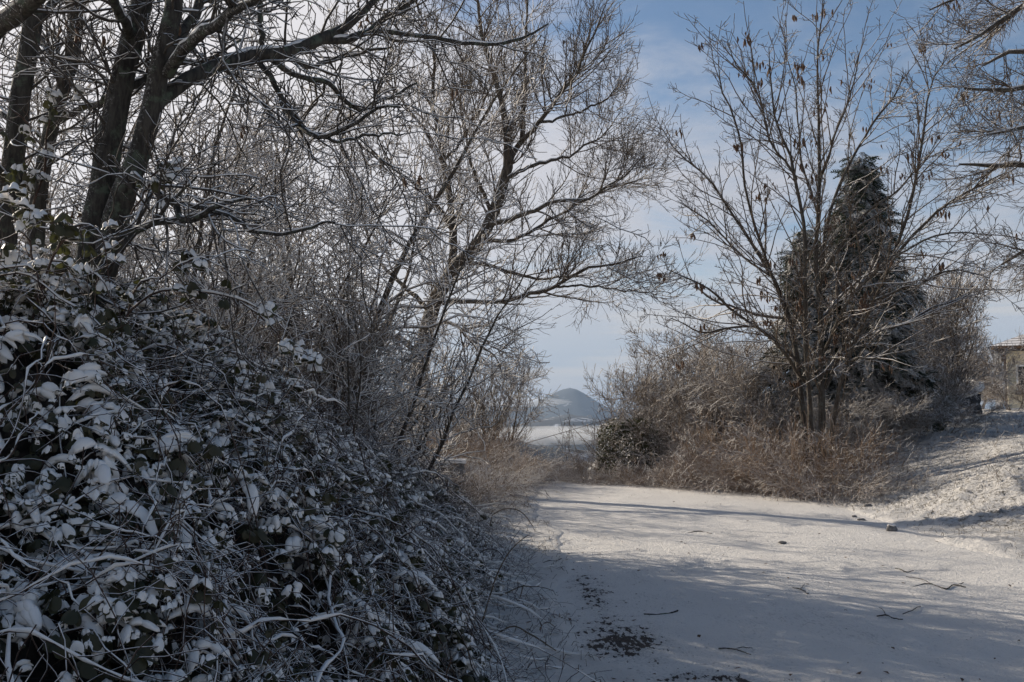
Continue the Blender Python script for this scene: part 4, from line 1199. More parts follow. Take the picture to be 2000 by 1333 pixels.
    yaw = out + rng.normal(0, 0.9, len(x))
    rot = np.stack([rng.normal(0, 0.22, len(x)), rng.normal(0.05, 0.22, len(x)), yaw], 1)
    scl = 0.30 + 0.68 * rng.random(len(x)) ** 2.0
    steep = np.hypot(gx_, gy_)
    pk_ = rng.random(len(x)) + 0.16 * steep
    idx = np.where(pk_ < 0.34, rng.integers(0, 3, len(x)), np.where(pk_ < 0.78, rng.integers(3, 7, len(x)), rng.integers(7, 9, len(x))))
    idx = np.where(rng.random(len(x)) < 0.43, rng.integers(9, 12, len(x)), idx)
    d = np.linalg.norm(pos - np.array((0, 0, CAMZ)), axis=1)
    fx = 1000 + FPX * pos[:, 0] / pos[:, 1]; fy = HORIZON - FPX * (pos[:, 2] - CAMZ) / pos[:, 1]
    seen = (fx > -40) & (fx < 2040) & (fy < 1370) & (dep < 0.06)
    order = np.argsort(d / scl + 100 * (~seen) + 4 * dep)
    big, rest = order[:objs], order[objs:]
    loc0 = np.array(root.location)
    for j in big:
        o = bpy.data.objects.new('leaf', LEAVES[idx[j]]); COL.objects.link(o); o.parent = root
        o.location = [float(q) for q in pos[j] - loc0]; o.rotation_euler = [float(q) for q in rot[j]]
        o.scale = (float(scl[j]),) * 3
    if len(rest):
        scatter('leaves', root, pos[rest], rot[rest], scl[rest], idx[rest], NG_LEAF)
    # pads of snow caught on the tangle
    x, y, z, u = sample(n_pad)
    gx_, gy_ = grad(x, y)
    keep = rng.random(len(x)) < np.clip(1.25 - 0.33 * np.hypot(gx_, gy_), 0.25, 1)
    x, y, z, gx_, gy_ = x[keep], y[keep], z[keep], gx_[keep], gy_[keep]
    q = len(x)
    pos = np.stack([x, y, z - rng.exponential(0.04, q) + 0.045], 1)
    pos[:, 2] = np.maximum(pos[:, 2], ground_h(x, y) + 0.01)
    rot = np.stack([rng.normal(0, 0.25, q), rng.normal(0.1, 0.25, q), rng.uniform(0, 6.28, q)], 1)
    scatter('snow_pads', root, pos, rot, 0.30 + 0.65 * rng.random(q) ** 1.6, rng.integers(0, 5, q), NG_PAD)


for a in [
    (1.6, 3.0, 'snow-laden bramble mound filling the bottom left corner', 1500, 900, 60, 700, 301),
    (3.0, 4.4, 'snow-laden bramble mound in front of the forked tree, second from the corner', 2100, 1200, 70, 900, 302),
    (4.4, 6.2, 'tall snow-laden bramble around the foot of the near trees', 2600, 1300, 80, 1100, 303),
    (6.2, 8.6, 'snow-laden bramble sloping to the verge beside the bare asphalt patch', 2800, 1400, 90, 1200, 304),
    (8.6, 11.8, 'bramble mound under the middle of the thicket', 2700, 1300, 90, 1200, 305),
    (11.8, 15.8, 'lower bramble mound next to the shaded bend of the verge', 2300, 1100, 80, 1200, 306),
    (15.8, 21.0, 'farthest bramble mound, just before the stone parapet', 1900, 900, 70, 1200, 307),
]:
    bramble(a[0], a[1], a[2], int(a[3] * 1.65), int(a[4] * 0.58), int(a[5] * 1.5), int(a[6] * 1.7), a[7])


# leafy sprays of climbing bramble standing clear of the bank
def climber(rows, d, label, seed, groups):
    rng = np.random.default_rng(seed)
    P, R = limb_set(rows, d, 20, 0.008, rng)
    b = P[0, 0].copy()
    root = thing('climbing_bramble', label, 'bramble', b)
    for j in range(len(P)):
        c = part('cane', root, *tubes(P[j:j + 1], R[j:j + 1], 5, rng=rng), CANE)
        v, f = snow_on(P[j:j + 1], R[j:j + 1] * 1.2, 6, 1.3, rng, 0.005)
        link('snow', mesh_from('snow', v - b, f, SNOW_SOFT), c)
    tw = grow(rng, P, R, 16 * len(P), (0.1, 1), (55, 15), (0.08, 0.3), 5, -0.1, 0.5, 0.6, 0.003, 0.0018, 0.2)
    part('twigs', root, *tubes(tw[0], tw[1], 4, rng=rng), CANE, kind='stuff')
    for (px, py, n) in groups:
        c = at(px, py, d)
        for q in range(n):
            o = bpy.data.objects.new('leaf', LEAVES[int(rng.integers(0, 12))]); COL.objects.link(o); o.parent = root
            o.location = [float(v) for v in c - b + rng.normal(0, 1, 3) * np.array((0.05, 0.08, 0.025))]
            o.rotation_euler = (float(rng.normal(0, 0.3)), float(rng.normal(0.15, 0.3)), float(rng.uniform(-2.2, 1.2)))
            s = float(rng.uniform(0.65, 1.05)); o.scale = (s, s, s)


climber([[(205, 700, 0, 5), (250, 610, 0, 5), (310, 570, 0, 5), (400, 570, 0, 4), (480, 590, 0, 4), (540, 620, 0, 3)],
         [(250, 612, 0, 4), (270, 560, 0, 4), (330, 530, -0.1, 3), (390, 505, -0.2, 3), (440, 520, -0.2, 2)],
         [(470, 590, 0, 4), (520, 630, 0, 4), (560, 670, 0, 3), (600, 690, 0, 3), (618, 730, 0, 2)]], 5.4,
        'snowy climbing bramble spray reaching right above the bank', 401, [(365, 500, 3), (400, 510, 3), (425, 530, 2), (380, 555, 4), (530, 610, 3), (550, 672, 5), (592, 690, 3), (600, 715, 2), (330, 560, 2), (455, 580, 1)])
climber([[(60, 420, 0, 5), (85, 330, 0, 5), (90, 260, 0, 4), (110, 210, 0, 4), (165, 180, 0, 3), (200, 195, 0, 2)],
         [(88, 300, 0, 4), (60, 250, 0.1, 4), (30, 220, 0.1, 3), (5, 200, 0.1, 2)]], 6.4,
        'leafy bramble climbing up between the left edge trunks', 402, [(100, 205, 5), (120, 190, 4), (150, 185, 3), (180, 190, 2), (15, 255, 3), (60, 280, 3), (40, 330, 5), (80, 345, 5), (60, 360, 4), (70, 235, 2)])
climber([[(255, 420, 0, 4), (280, 370, 0, 4), (310, 335, 0, 4), (345, 330, 0, 3), (365, 345, 0, 2)]], 5.6,
        'small leafy bramble tip hanging right of the forked tree', 403, [(305, 350, 3), (340, 325, 4), (350, 345, 2), (318, 400, 1), (290, 345, 2)])
climber([[(40, 700, 0, 5), (80, 560, 0, 5), (120, 470, 0, 5), (165, 440, -0.1, 4), (200, 470, -0.2, 3), (215, 560, -0.2, 2)],
         [(80, 560, 0, 4), (50, 470, 0, 4), (20, 410, 0, 3), (0, 390, 0, 3)],
         [(100, 510, 0, 4), (150, 520, 0, 4), (200, 545, -0.1, 3), (235, 620, -0.1, 2)]], 4.9,
        'thick snowy climbing bramble in front of the forked trunk', 404, [(70, 420, 5), (30, 400, 5), (120, 460, 5), (165, 450, 4), (200, 490, 3), (150, 530, 4), (90, 520, 5), (210, 560, 3), (20, 480, 5), (50, 560, 5), (230, 610, 2), (130, 590, 4), (175, 610, 3), (60, 640, 4)])


# ------------------------------------------------------------------ conifers
def spray_mesh(seed):
    rng = np.random.default_rng(seed)
    Vs, Fs, o = [], [], 0
    k = 9
    for j in range(k):
        t = j / (k - 1)
        bx, bz = 0.30 * t, 0.03 * t - 0.13 * t * t
        for s in (-1, 1):
            L = 0.13 * (1 - 0.6 * t) * rng.uniform(0.8, 1.2)
            a = s * rng.uniform(0.6, 0.95)
            dx, dy, dz = L * math.cos(a), L * math.sin(a), -0.25 * L + rng.normal(0, 0.01)
            w_ = 0.014
            Vs += [(bx - w_, 0, bz), (bx + w_, 0, bz), (bx + dx + w_ * 0.4, dy, bz + dz), (bx + dx * 0.5 - w_ * 1.4, dy * 0.55, bz + dz * 0.3)]
            Fs.append((o, o + 1, o + 2, o + 3)); o += 4
    return mesh_from('spray', np.array(Vs), np.array(Fs), NEEDLE)


NG_SPRAY = variants('conifer_sprays', [spray_mesh(500 + i) for i in range(5)])


def conifer(px, d, top_py, prof, label, seed, n_br):
    rng = np.random.default_rng(seed)
    x = atx(px, d); g = gz(x, d)
    top = at(px, top_py, d)[2]
    H_ = top - g
    root = thing('conifer', label, 'tree', (x, d, g))
    k = 12
    s = np.linspace(0, 1, k)
    P = np.stack([x + 0.04 * np.sin(6 * s), d + 0 * s, g - 0.1 + (H_ - 0.1) * s], 1)[None]
    part('trunk', root, *tubes(P, (0.14 * (1 - 0.93 * s))[None], 9, rough=0.03, rng=rng), BARK_POPLAR)
    hf = rng.random(n_br) ** 1.15 * 0.97 + 0.02
    az = rng.random(n_br) * 2 * np.pi
    ln = np.interp(hf, prof[0], prof[1]) * rng.uniform(0.55, 1.12, n_br) * (1 + 0.22 * np.sin(3 * az + hf * 17) + 0.15 * np.sin(hf * 41 + 2 * az))
    kk = 7
    B = np.empty((n_br, kk, 3)); t = np.linspace(0, 1, kk)
    B[..., 0] = x + np.cos(az)[:, None] * ln[:, None] * t; B[..., 1] = d + np.sin(az)[:, None] * ln[:, None] * t
    B[..., 2] = (g + hf * H_)[:, None] + ln[:, None] * (0.22 * t - 0.55 * t ** 2) * (1 - 0.5 * hf)[:, None] + rng.normal(0, 0.02, (n_br, kk))
    part('branches', root, *tubes(B, (0.012 * (1 - 0.8 * t))[None] * np.ones((n_br, 1)), 4, rng=rng), BARK_POPLAR, kind='stuff')
    m = n_br * 17
    b = rng.choice(n_br, m, p=ln / ln.sum()); tt = 0.2 + 0.8 * np.sqrt(rng.random(m))
    f = tt * (kk - 1); i = np.minimum(f.astype(int), kk - 2); f = (f - i)[:, None]
    pos = B[b, i] * (1 - f) + B[b, i + 1] * f + rng.normal(0, 0.05, (m, 3))
    rot = np.stack([rng.normal(0, 0.45, m), rng.normal(0.25, 0.4, m), az[b] + rng.normal(0, 0.7, m)], 1)
    scatter('foliage', root, pos, rot, rng.uniform(0.7, 1.4, m), rng.integers(0, 5, m), NG_SPRAY)


conifer(1690, 25.0, 302, ((0, 0.1, 0.22, 0.4, 0.6, 0.78, 0.88, 0.95, 1.0), (0.5, 0.8, 1.0, 1.02, 0.86, 0.60, 0.34, 0.24, 0.09)), 'tall dark evergreen conifer dusted with snow behind the pod tree', 601, 700)
conifer(1572, 25.6, 448, ((0, 0.12, 0.3, 0.5, 0.72, 0.88, 1.0), (0.6, 0.85, 0.95, 0.8, 0.5, 0.28, 0.08)), 'shorter dark conifer left of the tall one', 602, 330)


# ------------------------------------------------------------------ dark leafy bush
def ivy_mesh(seed):
    rng = np.random.default_rng(seed)
    V = np.array([(0, 0, 0), (0.03, -0.03, 0.004), (0.035, 0.03, 0.002), (0.075, 0, -0.012)]) + rng.normal(0, 0.003, (4, 3))
    Sv = V * np.array((0.8, 0.8, 1)) + np.array((0.004, 0, 0.010))
    return mesh_from('ivy_leaf', np.vstack([V, Sv]), np.array([(0, 1, 2), (1, 3, 2), (4, 5, 6), (5, 7, 6)]), [IVY, SNOW_SOFT], mat_idx=[0, 0, 1 if seed % 3 == 0 else 0, 1 if seed % 3 == 0 else 0])


NG_IVY = variants('ivy_leaves', [ivy_mesh(700 + i) for i in range(6)])


def ivy_bush(px, d, rx, rz, label, seed, n):
    rng = np.random.default_rng(seed)
    x = atx(px, d); g = gz(x, d)
    root = thing('ivy_bush', label, 'bush', (x, d, g))
    P, R = stems(rng, 9, 0.3, rz * 1.5, 0.5, 9, 0.03, 0.3)
    P = P + np.array((x, d, g))
    for j in range(len(P)):
        part('stem', root, *tubes(P[j:j + 1], R[j:j + 1], 6, rng=rng), TWIG_RIGHT)
    a = rng.random(n) * 2 * np.pi; h = rng.random(n)
    sh = rx * np.sqrt(np.clip(1 - (np.abs(h - 0.38) / 0.68) ** 2.3, 0.02, 1)) * (1 + 0.16 * np.sin(3 * a + 5 * h) + 0.13 * np.sin(7 * a - 9 * h))
    q = sh * (1 - rng.exponential(0.12, n).clip(0, 0.9))
    pos = np.stack([x + q * np.cos(a), d + q * np.sin(a), g + 0.03 + rz * h], 1) + rng.normal(0, 0.03, (n, 3))
    rot = np.stack([rng.normal(0, 0.5, n), rng.normal(0.7, 0.5, n), a + rng.normal(0, 0.8, n)], 1)
    scatter('foliage', root, pos, rot, rng.uniform(0.45, 0.95, n), rng.integers(0, 6, n), NG_IVY)
    A, AR = stems(rng, 110, rx * 0.9, rz * 1.25, 0.8, 8, 0.008, 0.45, -1.2)
    A = A + np.array((x, d, g + rz * 0.25))
    tw = grow(rng, A, AR, 900, (0.2, 1), (40, 14), (0.15, 0.5), 4, -0.1, 0.4, 0.7, 0.006, 0.004, 0.3)
    part('dry_stems', root, *join([tubes(A, AR, 4, rng=rng), tubes(tw[0], tw[1], 3, rng=rng)]), TWIG_SHRUB, kind='stuff')


ivy_bush(1228, 25.6, 0.80, 1.62, 'dark leafy bush by the gap with the mountain', 611, 11000)
ivy_bush(1795, 24.5, 0.62, 1.05, 'small dark evergreen bush on the bank right of the conifer', 612, 4200)

# ------------------------------------------------------------------ house, parapet, pile, cable
CREAM = mat_plain('cream_render', (0.72, 0.62, 0.43), (0.80, 0.71, 0.53), 3, 0.9, 0.15)
WHITE = mat_plain('white_plaster', (0.72, 0.72, 0.70), (0.80, 0.80, 0.78), 4, 0.8, 0.1)
DARKW = mat_plain('dark_timber', (0.035, 0.028, 0.024), (0.07, 0.055, 0.045), 12, 0.8, 0.3)
BROWNW = mat_plain('brown_painted_metal', (0.13, 0.075, 0.04), (0.17, 0.10, 0.055), 12, 0.5, 0.1)
SHUT = mat_plain('grey_green_paint', (0.30, 0.30, 0.22), (0.38, 0.37, 0.28), 9, 0.6, 0.1)
STONE = mat_plain('grey_stone', (0.12, 0.115, 0.11), (0.24, 0.23, 0.22), 9, 0.9, 0.6)
TARP = mat_plain('dark_tarpaulin', (0.022, 0.022, 0.025), (0.045, 0.043, 0.045), 6, 0.6, 0.3)
TILE = mat_bark('snowy_roof_tile', (0.17, 0.10, 0.07), (0.26, 0.16, 0.11), 0.45, 0.75, 5)
GLASS = mat_plain('dark_glass', (0.02, 0.024, 0.028), (0.03, 0.034, 0.038), 2, 0.08, 0.0)


def box(x0, x1, y0, y1, z0, z1):
    V = np.array([(x, y, z) for z in (z0, z1) for y in (y0, y1) for x in (x0, x1)], float)
    return V, np.array([[0, 2, 3, 1], [4, 5, 7, 6], [0, 1, 5, 4], [2, 6, 7, 3], [0, 4, 6, 2], [1, 3, 7, 5]])


def bpart(name, root, bx, mat, parent=None):
    V, F = bx
    me = mesh_from(name, V - np.array(root.location), F, mat, smooth=False)
    return link(name, me, parent or root)


hx, hy = 21.9, 44.0
hg = gz(hx + 4, hy + 3)
ez = at(1975, 686, hy)[2]
house = thing('house', 'cream rendered house with a snowy hipped roof at the right edge', 'house', (hx, hy, hg), -0.46)
bpart('wall', house, box(hx, hx + 11, hy, hy + 8.5, hg - 0.6, ez - 0.02), CREAM)
bpart('downpipe', house, box(hx - 0.13, hx - 0.02, hy - 0.10, hy + 0.02, hg - 0.4, ez - 0.05), BROWNW)
bpart('porch_post', house, box(hx - 0.52, hx - 0.22, hy + 0.3, hy + 0.6, hg - 0.6, ez - 0.05), WHITE)
win = bpart('window', house, box(hx + 0.35, hx + 1.55, hy - 0.03, hy + 0.05, ez - 1.85, ez - 0.62), WHITE)
bpart('pane', house, box(hx + 0.43, hx + 0.91, hy - 0.035, hy + 0.0, ez - 1.77, ez - 0.70), GLASS, win)
bpart('pane', house, box(hx + 0.99, hx + 1.47, hy - 0.035, hy + 0.0, ez - 1.77, ez - 0.70), GLASS, win)
bpart('sill', house, box(hx + 0.28, hx + 1.62, hy - 0.16, hy + 0.01, ez - 1.94, ez - 1.86), STONE, win)
bpart('shutter', house, box(hx + 0.07, hx + 0.33, hy - 0.065, hy - 0.005, ez - 1.85, ez - 0.62), SHUT)
bpart('shutter', house, box(hx + 1.57, hx + 2.15, hy - 0.065, hy - 0.005, ez - 1.85, ez - 0.62), SHUT)
bpart('wall_lamp', house, box(hx + 0.22, hx + 0.30, hy - 0.14, hy - 0.003, ez - 0.50, ez - 0.34), DARKW)
ov = 0.62
x0, x1, y0, y1 = hx - ov, hx + 11 + ov, hy - ov, hy + 8.5 + ov
bpart('eaves', house, box(x0, x1, y0, y1, ez - 0.02, ez + 0.16), DARKW)
gut = bpart('gutter', house, box(x0 - 0.09, x1 + 0.09, y0 - 0.11, y0 - 0.003, ez + 0.06, ez + 0.17), BROWNW)
rh, half = 2.1, (y1 - y0) / 2
V = np.array([(x0, y0, ez + .161), (x1, y0, ez + .161), (x1, y1, ez + .161), (x0, y1, ez + .161), (x0 + half, y0 + half, ez + .161 + rh), (x1 - half, y0 + half, ez + .161 + rh)])
roof = link('roof', mesh_from('roof', V - np.array(house.location), [np.array([(3, 4, 0), (1, 5, 2)]), np.array([(0, 4, 5, 1), (2, 5, 4, 3)])], TILE, smooth=False), house)
nrow = 17
for side in ('front', 'left'):
    for r in range(nrow):
        t0, t1 = r / nrow, min((r + 1.15) / nrow, 1.0)

        def edge(t, lift):
            if side == 'front':
                return [(x0 + half * t, y0 + half * t - 0.03, ez + .165 + rh * t + lift), (x1 - half * t, y0 + half * t - 0.03, ez + .165 + rh * t + lift)]
            return [(x0 + half * t - 0.03, y1 - half * t, ez + .165 + rh * t + lift), (x0 + half * t - 0.03, y0 + half * t, ez + .165 + rh * t + lift)]
        a, b = edge(t0, 0.034), edge(t1, 0.012)
        c, e = edge(t0, 0.004), edge(t1, 0.004)
        V = np.array(a + b + c + e)
        F = np.array([(0, 1, 3, 2), (4, 5, 1, 0), (4, 0, 2, 6), (5, 7, 3, 1)])
        link('tile_row', mesh_from('tile_row', V - np.array(house.location), F, TILE, smooth=False), roof)
bpart('chimney', house, box(hx + 6.5, hx + 7.1, hy + 3.0, hy + 3.6, ez + 1.2, ez + 2.9), CREAM, roof)


def rough_block(x0, x1, y0, y1, z0, z1, nx, ny, nz, amp, seed):
    """a box with uneven faces"""
    V, F = [], []
    o = 0
    for ax in range(3):
        for sd in (0, 1):
            n = (nx, ny, nz); u, v = [q for q in range(3) if q != ax]
            A, B = np.meshgrid(np.linspace(0, 1, n[u]), np.linspace(0, 1, n[v]), indexing='ij')
            q = np.zeros(A.shape + (3,)); q[..., u] = A; q[..., v] = B; q[..., ax] = sd
            i = np.arange(A.size).reshape(A.shape) + o
            f = np.stack([i[:-1, :-1], i[1:, :-1], i[1:, 1:], i[:-1, 1:]], -1).reshape(-1, 4)
            V.append(q.reshape(-1, 3)); F.append(f); o += A.size
    V = np.vstack(V)
    V = V * np.array((x1 - x0, y1 - y0, z1 - z0)) + np.array((x0, y0, z0))
    dsp = np.stack([lump(V[:, 1] + V[:, 2], V[:, 2] * 2 + V[:, 0], 5.0, seed + i) + 0.5 * lump(V[:, 0] * 2, V[:, 1] * 2 + V[:, 2] * 3, 7.0, seed - i) for i in range(3)], 1)
    return V + amp * dsp, np.vstack(F)


c = at(864, 909, 19.5)
par = thing('stone_parapet', 'low dark stone parapet with a snow cap on the left verge', 'parapet', (c[0], 19.5, gz(c[0], 19.5)))
V, F = rough_block(c[0] - 0.42, c[0] + 0.42, 19.3, 19.75, gz(c[0], 19.5) - 0.1, c[2] + 0.05, 18, 8, 12, 0.012, 1.0)
part('block', par, V, F, STONE)
V, F = rough_block(c[0] - 0.46, c[0] + 0.46, 19.27, 19.78, c[2] + 0.045, c[2] + 0.11, 18, 8, 4, 0.016, 4.0)
part('snow_cap', par, V, F, SNOW)

c = at(1872, 800, 30.0)
pg = gz(c[0], 30)
pile = thing('covered_pile', 'dark covered pile with a thick sloping snow cap left of the house', 'pile', (c[0], 30, pg))
V, F = rough_block(c[0] - 0.5, c[0] + 0.5, 29.6, 30.6, pg - 0.1, c[2] + 0.45, 16, 14, 10, 0.045, 2.0)
part('tarpaulin', pile, V, F, TARP)
V, F = rough_block(c[0] - 0.56, c[0] + 0.56, 29.5, 30.7, c[2] + 0.43, c[2] + 0.62, 18, 14, 5, 0.035, 5.0)
V[:, 2] += 0.30 * np.clip((V[:, 0] - c[0]) / 0.56, -0.3, 1) ** 2 + 0.16 * (V[:, 1] - 30.1)
part('snow_cap', pile, V, F, SNOW)

A, B = at(880, 905, 36.0), at(1330, 772, 40.0)
s = np.linspace(0, 1, 40)[:, None]
P = A * (1 - s) + B * s; P[:, 2] -= 0.10 * np.sin(np.pi * s[:, 0])
o = link('overhead_cable', mesh_from('overhead_cable', *tubes(P[None], np.full((1, 40), 0.011), 5), TARP))
tag(o, 'thin dark overhead cable crossing in front of the valley mist', 'cable')


# ------------------------------------------------------------------ fallen sticks, stones, stalks, grass
def on_road(px, py, lift=0.0):
    d = 1.6 * FPX / (py - HORIZON)
    for _ in range(6):
        x = atx(px, d)
        z = max(road_z(x, d) if road_left(d) < x < road_right(d) else -9, gz(x, d))
        d = (CAMZ - z) * FPX / (py - HORIZON)
    return np.array((atx(px, d), d, z + lift))


def stick(rows, label, seed):
    rng = np.random.default_rng(seed)
    o = on_road(*rows[0][0][:2])
    root = thing('fallen_stick', label, 'stick', o)
    for r in rows:
        pts = []
        for px, py, wpx, lift in r:
            q = on_road(px, py)
            rad = 0.34 * wpx * q[1] / FPX
            pts.append((q[0], q[1], q[2] + rad * 0.3 + lift * 0.6, rad))
        P, R = spline(pts, 16, 0.003, rng)
        part('stem' if r is rows[0] else 'twig', root, *tubes(P[None], R[None], 6, rough=0.06, rng=rng), BARK_NEAR)


stick([[(1253, 1192, 4, 0), (1275, 1193, 5, 0), (1298, 1192, 5, 0.004), (1318, 1187, 5, 0.012)]], 'short curved stick lying on the road beside the bare asphalt patch', 1)
stick([[(1395, 1257, 4, 0), (1420, 1258, 5, 0.004), (1440, 1263, 4, 0.004), (1456, 1269, 3, 0)], [(1425, 1258, 3, 0.004), (1445, 1256, 3, 0.012), (1462, 1259, 2, 0.01)]], 'forked stick lying nearest the camera on the road', 2)
stick([[(1768, 1142, 3, 0), (1795, 1135, 4, 0.008), (1815, 1139, 4.5, 0), (1835, 1146, 4.5, 0), (1850, 1138, 4, 0.01), (1872, 1142, 4, 0.0)], [(1815, 1139, 3, 0.004), (1790, 1130, 2.5, 0.02), (1757, 1124, 2, 0.02)], [(1850, 1138, 3, 0.01), (1868, 1136, 2, 0.02)]], 'long crooked branch lying across the right side of the road', 3)
stick([[(1700, 1196, 4, 0), (1718, 1195, 4, 0.006), (1738, 1201, 4, 0), (1750, 1202, 3, 0)], [(1718, 1195, 3, 0.006), (1710, 1186, 2.5, 0.02), (1704, 1183, 2, 0.02)]], 'small forked twig right of the road middle', 4)
stick([[(1750, 1192, 3, 0), (1768, 1185, 3, 0.006), (1784, 1178, 2.5, 0.01)]], 'straight twig behind the small forked twig', 5)
stick([[(1738, 1106, 3, 0), (1748, 1108, 3.5, 0.006), (1760, 1113, 3, 0.0), (1772, 1111, 2, 0.006)]], 'tiny dark twig near the sunlit right edge', 6)
stick([[(1060, 1095, 3, 0), (1072, 1091, 3.5, 0.006), (1085, 1091, 3, 0), (1096, 1088, 2.5, 0.008)]], 'thin twig on the shaded left verge', 7)
stick([[(1540, 1142, 3, 0), (1555, 1146, 3.5, 0.004), (1570, 1154, 3, 0)], [(1555, 1146, 2.5, 0.004), (1562, 1138, 2, 0.02)]], 'bent twig in the middle of the road', 8)
stick([[(1340, 1038, 2.5, 0), (1362, 1036, 3, 0.006), (1385, 1040, 2.5, 0)]], 'faint twig on the sunlit stripe far up the road', 9)


def stone(px, py, wpx, hf, label, seed, snow=True, group=None):
    q = on_road(px, py)
    r = 0.5 * wpx * q[1] / FPX
    root = thing('stone', label, 'stone', q)
    part('rock', root, blob(IV2, seed, 0.22) * np.array((r, r * 0.8, r * hf)) + q + np.array((0, 0, r * hf * 0.35)), IF2, STONE)
    if snow:
        part('snow_cap', root, blob(IV2, seed + 1, 0.2) * np.array((r * 0.75, r * 0.6, r * 0.28)) + q + np.array((0, 0, r * hf * 1.2)), IF2, SNOW)


stone(1733, 1034, 22, 0.8, 'snow-capped stone sticking up at the right edge of the road', 1.1)
stone(1675, 1014, 16, 0.35, 'flat dark stone left of the snow-capped one', 2.2, False)
stone(1688, 988, 17, 0.5, 'dark stone just below the end of the brush', 3.3, False)
stone(1661, 1008, 10, 0.6, 'small dark stone next to the flat one', 4.4, False)
stone(1521, 1057, 16, 0.35, 'flat dark clod in the middle of the shaded band', 5.5, False)
stone(1797, 1012, 9, 0.7, 'pebble on the lit snow bank above the road edge', 6.6, False)
stone(1863, 964, 14, 0.5, 'dark stone higher up the snowy bank', 7.7, False)
stone(1670, 953, 26, 0.9, 'round dark stone in the foot of the brush', 8.8, False)


def stalk(rows, d, label, seed):
    rng = np.random.default_rng(seed)
    P, R = limb_set(rows, d, 16, 0.002, rng)
    x, y = P[0, 0, :2]
    P[0, 0, 2] = gz(x, y) - 0.02
    root = thing('dry_stalk', label, 'stalk', (x, y, gz(x, y)), 0, 'dry stalks leaning over the left verge')
    for j in range(len(P)):
        part('stem' if j == 0 else 'side_stem', root, *tubes(P[j:j + 1], R[j:j + 1], 5, rng=rng), STRAW if seed % 2 else CANE)


stalk([[(934, 1246, 0, 3), (945, 1205, 0, 3), (962, 1150, -0.05, 3), (985, 1092, -0.1, 2.5), (1012, 1060, -0.15, 2), (1032, 1045, -0.2, 1.5)]], 7.1, 'long straight dry stalk rising across the left verge', 1)
stalk([[(928, 1092, 0, 3), (940, 1078, 0, 3), (957, 1072, 0, 3), (978, 1080, -0.1, 3), (988, 1098, -0.2, 3), (1003, 1122, -0.3, 3)], [(985, 1095, -0.2, 3), (1003, 1107, -0.25, 3), (1018, 1118, -0.3, 2.5), (1036, 1130, -0.35, 2)]], 10.6, 'hooped dry stalk farther up the left verge', 2)
stalk([[(945, 1256, 0, 3.5), (970, 1238, 0, 3.5), (1002, 1223, -0.05, 3), (1030, 1237, -0.1, 3), (1060, 1253, -0.2, 3), (1086, 1272, -0.3, 2)]], 6.9, 'bent dry stalk closest to the camera on the verge', 3)
stalk([[(960, 1174, 0, 2.5), (985, 1160, 0, 2.5), (1022, 1144, 0, 2.5)], [(1022, 1144, 0, 2.5), (1015, 1170, -0.1, 2), (1008, 1198, -0.2, 1.5)], [(1022, 1145, 0, 2), (1045, 1146, -0.1, 2), (1062, 1148, -0.2, 1.5), (1082, 1156, -0.3, 1)]], 8.6, 'broken-topped dry stalk with drooping side stems on the verge', 5)
stalk([[(1053, 1230, 0, 2), (1062, 1218, 0, 2), (1072, 1215, 0, 2), (1085, 1226, -0.1, 1.5)]], 7.4, 'tiny hooked stalk beside the bare asphalt patch', 7)
stalk([[(955, 1010, 0, 2), (985, 995, 0, 2), (1018, 1000, -0.1, 2), (1042, 1030, -0.2, 1.5)]], 14.0, 'thin arching stalk at the far shaded verge', 9)


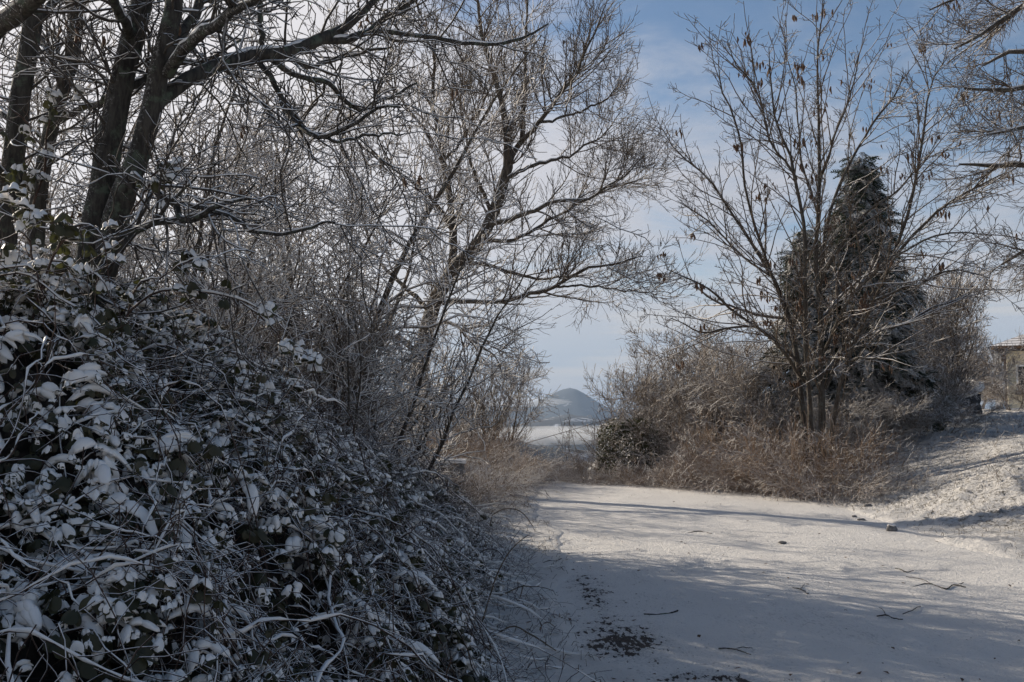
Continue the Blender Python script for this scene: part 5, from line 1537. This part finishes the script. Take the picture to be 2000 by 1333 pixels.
def grass(name, label, n, xr, yr, h, seed, mat, keep):
    rng = np.random.default_rng(seed)
    x = rng.uniform(*xr, n); y = yr[0] + (yr[1] - yr[0]) * rng.random(n) ** 1.2
    cx = lump(x, y, 1.6, seed) + 0.6 * lump(x, y, 4.0, seed + 2)
    ok = keep(x, y) & (cx + rng.normal(0, 0.5, n) > 0.15)
    x, y = x[ok], y[ok]; m = len(x)
    L = h * rng.uniform(0.35, 1.0, m)
    a = rng.uniform(0, 6.28, m); le = rng.uniform(0.5, 1.7, m)
    z = ground_h(x, y)
    P = np.stack([np.stack([x, y, z - 0.01], 1), np.stack([x + 0.35 * L * le * np.cos(a), y + 0.35 * L * le * np.sin(a), z + 0.6 * L], 1), np.stack([x + L * le * np.cos(a), y + L * le * np.sin(a), z + L * (0.95 - 0.45 * le)], 1)], 1)
    r = rng.uniform(0.0012, 0.0024, m) * (1 + y / 25)
    R = np.stack([r, r * 0.8, r * 0.3], 1)
    o = link(name, mesh_from(name, *tubes(P, R, 3, rng=rng), mat), kind='stuff')
    tag(o, label, 'grass')


grass('dry_grass', 'straw-coloured grass poking through the snow on the right bank', 9000, (5.6, 14), (8, 26), 0.085, 5, STRAW, lambda x, y: x > road_right(y) + 0.15)
grass('dry_grass', 'dry grass poking through the snow on the left verge', 1700, (-0.9, 0.6), (5, 22), 0.10, 6, STRAW, lambda x, y: x < road_left(y) - 0.05)
grass('dry_weeds', 'thin upright weeds standing on the upper right bank', 1500, (7.0, 13), (13, 27), 0.75, 7, TWIG_BRUSH, lambda x, y: x > road_right(y) + 1.2)


def litter(n, seed):
    rng = np.random.default_rng(seed)
    y = 5.6 + 20 * rng.random(n) ** 1.6
    lo, hi = road_left(y) - 0.5, road_right(y) + 0.8
    x = np.where(rng.random(n) < 0.45, lo + np.abs(rng.normal(0, 0.7, n)), rng.uniform(lo, hi))
    z = np.maximum(ground_h(x, y), ground_h(0.5 * (road_left(y) + road_right(y)), y) + 0.045 + 0.03 * np.exp(-((x - 3.1) / 2.2) ** 2))
    s = 0.007 + 0.022 * rng.random(n) ** 3
    a = rng.uniform(0, 6.28, n)
    V = np.empty((n, 4, 3))
    for j, (u, v) in enumerate(((-1, -0.2), (0, -0.55), (1, 0.1), (0.1, 0.5))):
        V[:, j, 0] = x + s * (u * np.cos(a) - v * np.sin(a)); V[:, j, 1] = y + s * (u * np.sin(a) + v * np.cos(a))
        V[:, j, 2] = z + 0.006 + s * rng.uniform(-0.1, 0.5, n)
    o = link('leaf_litter', mesh_from('leaf_litter', V.reshape(-1, 3), np.arange(4 * n).reshape(n, 4), POD), kind='stuff')
    tag(o, 'dark flecks of leaf litter strewn over the snowy road', 'litter')


litter(900, 77)
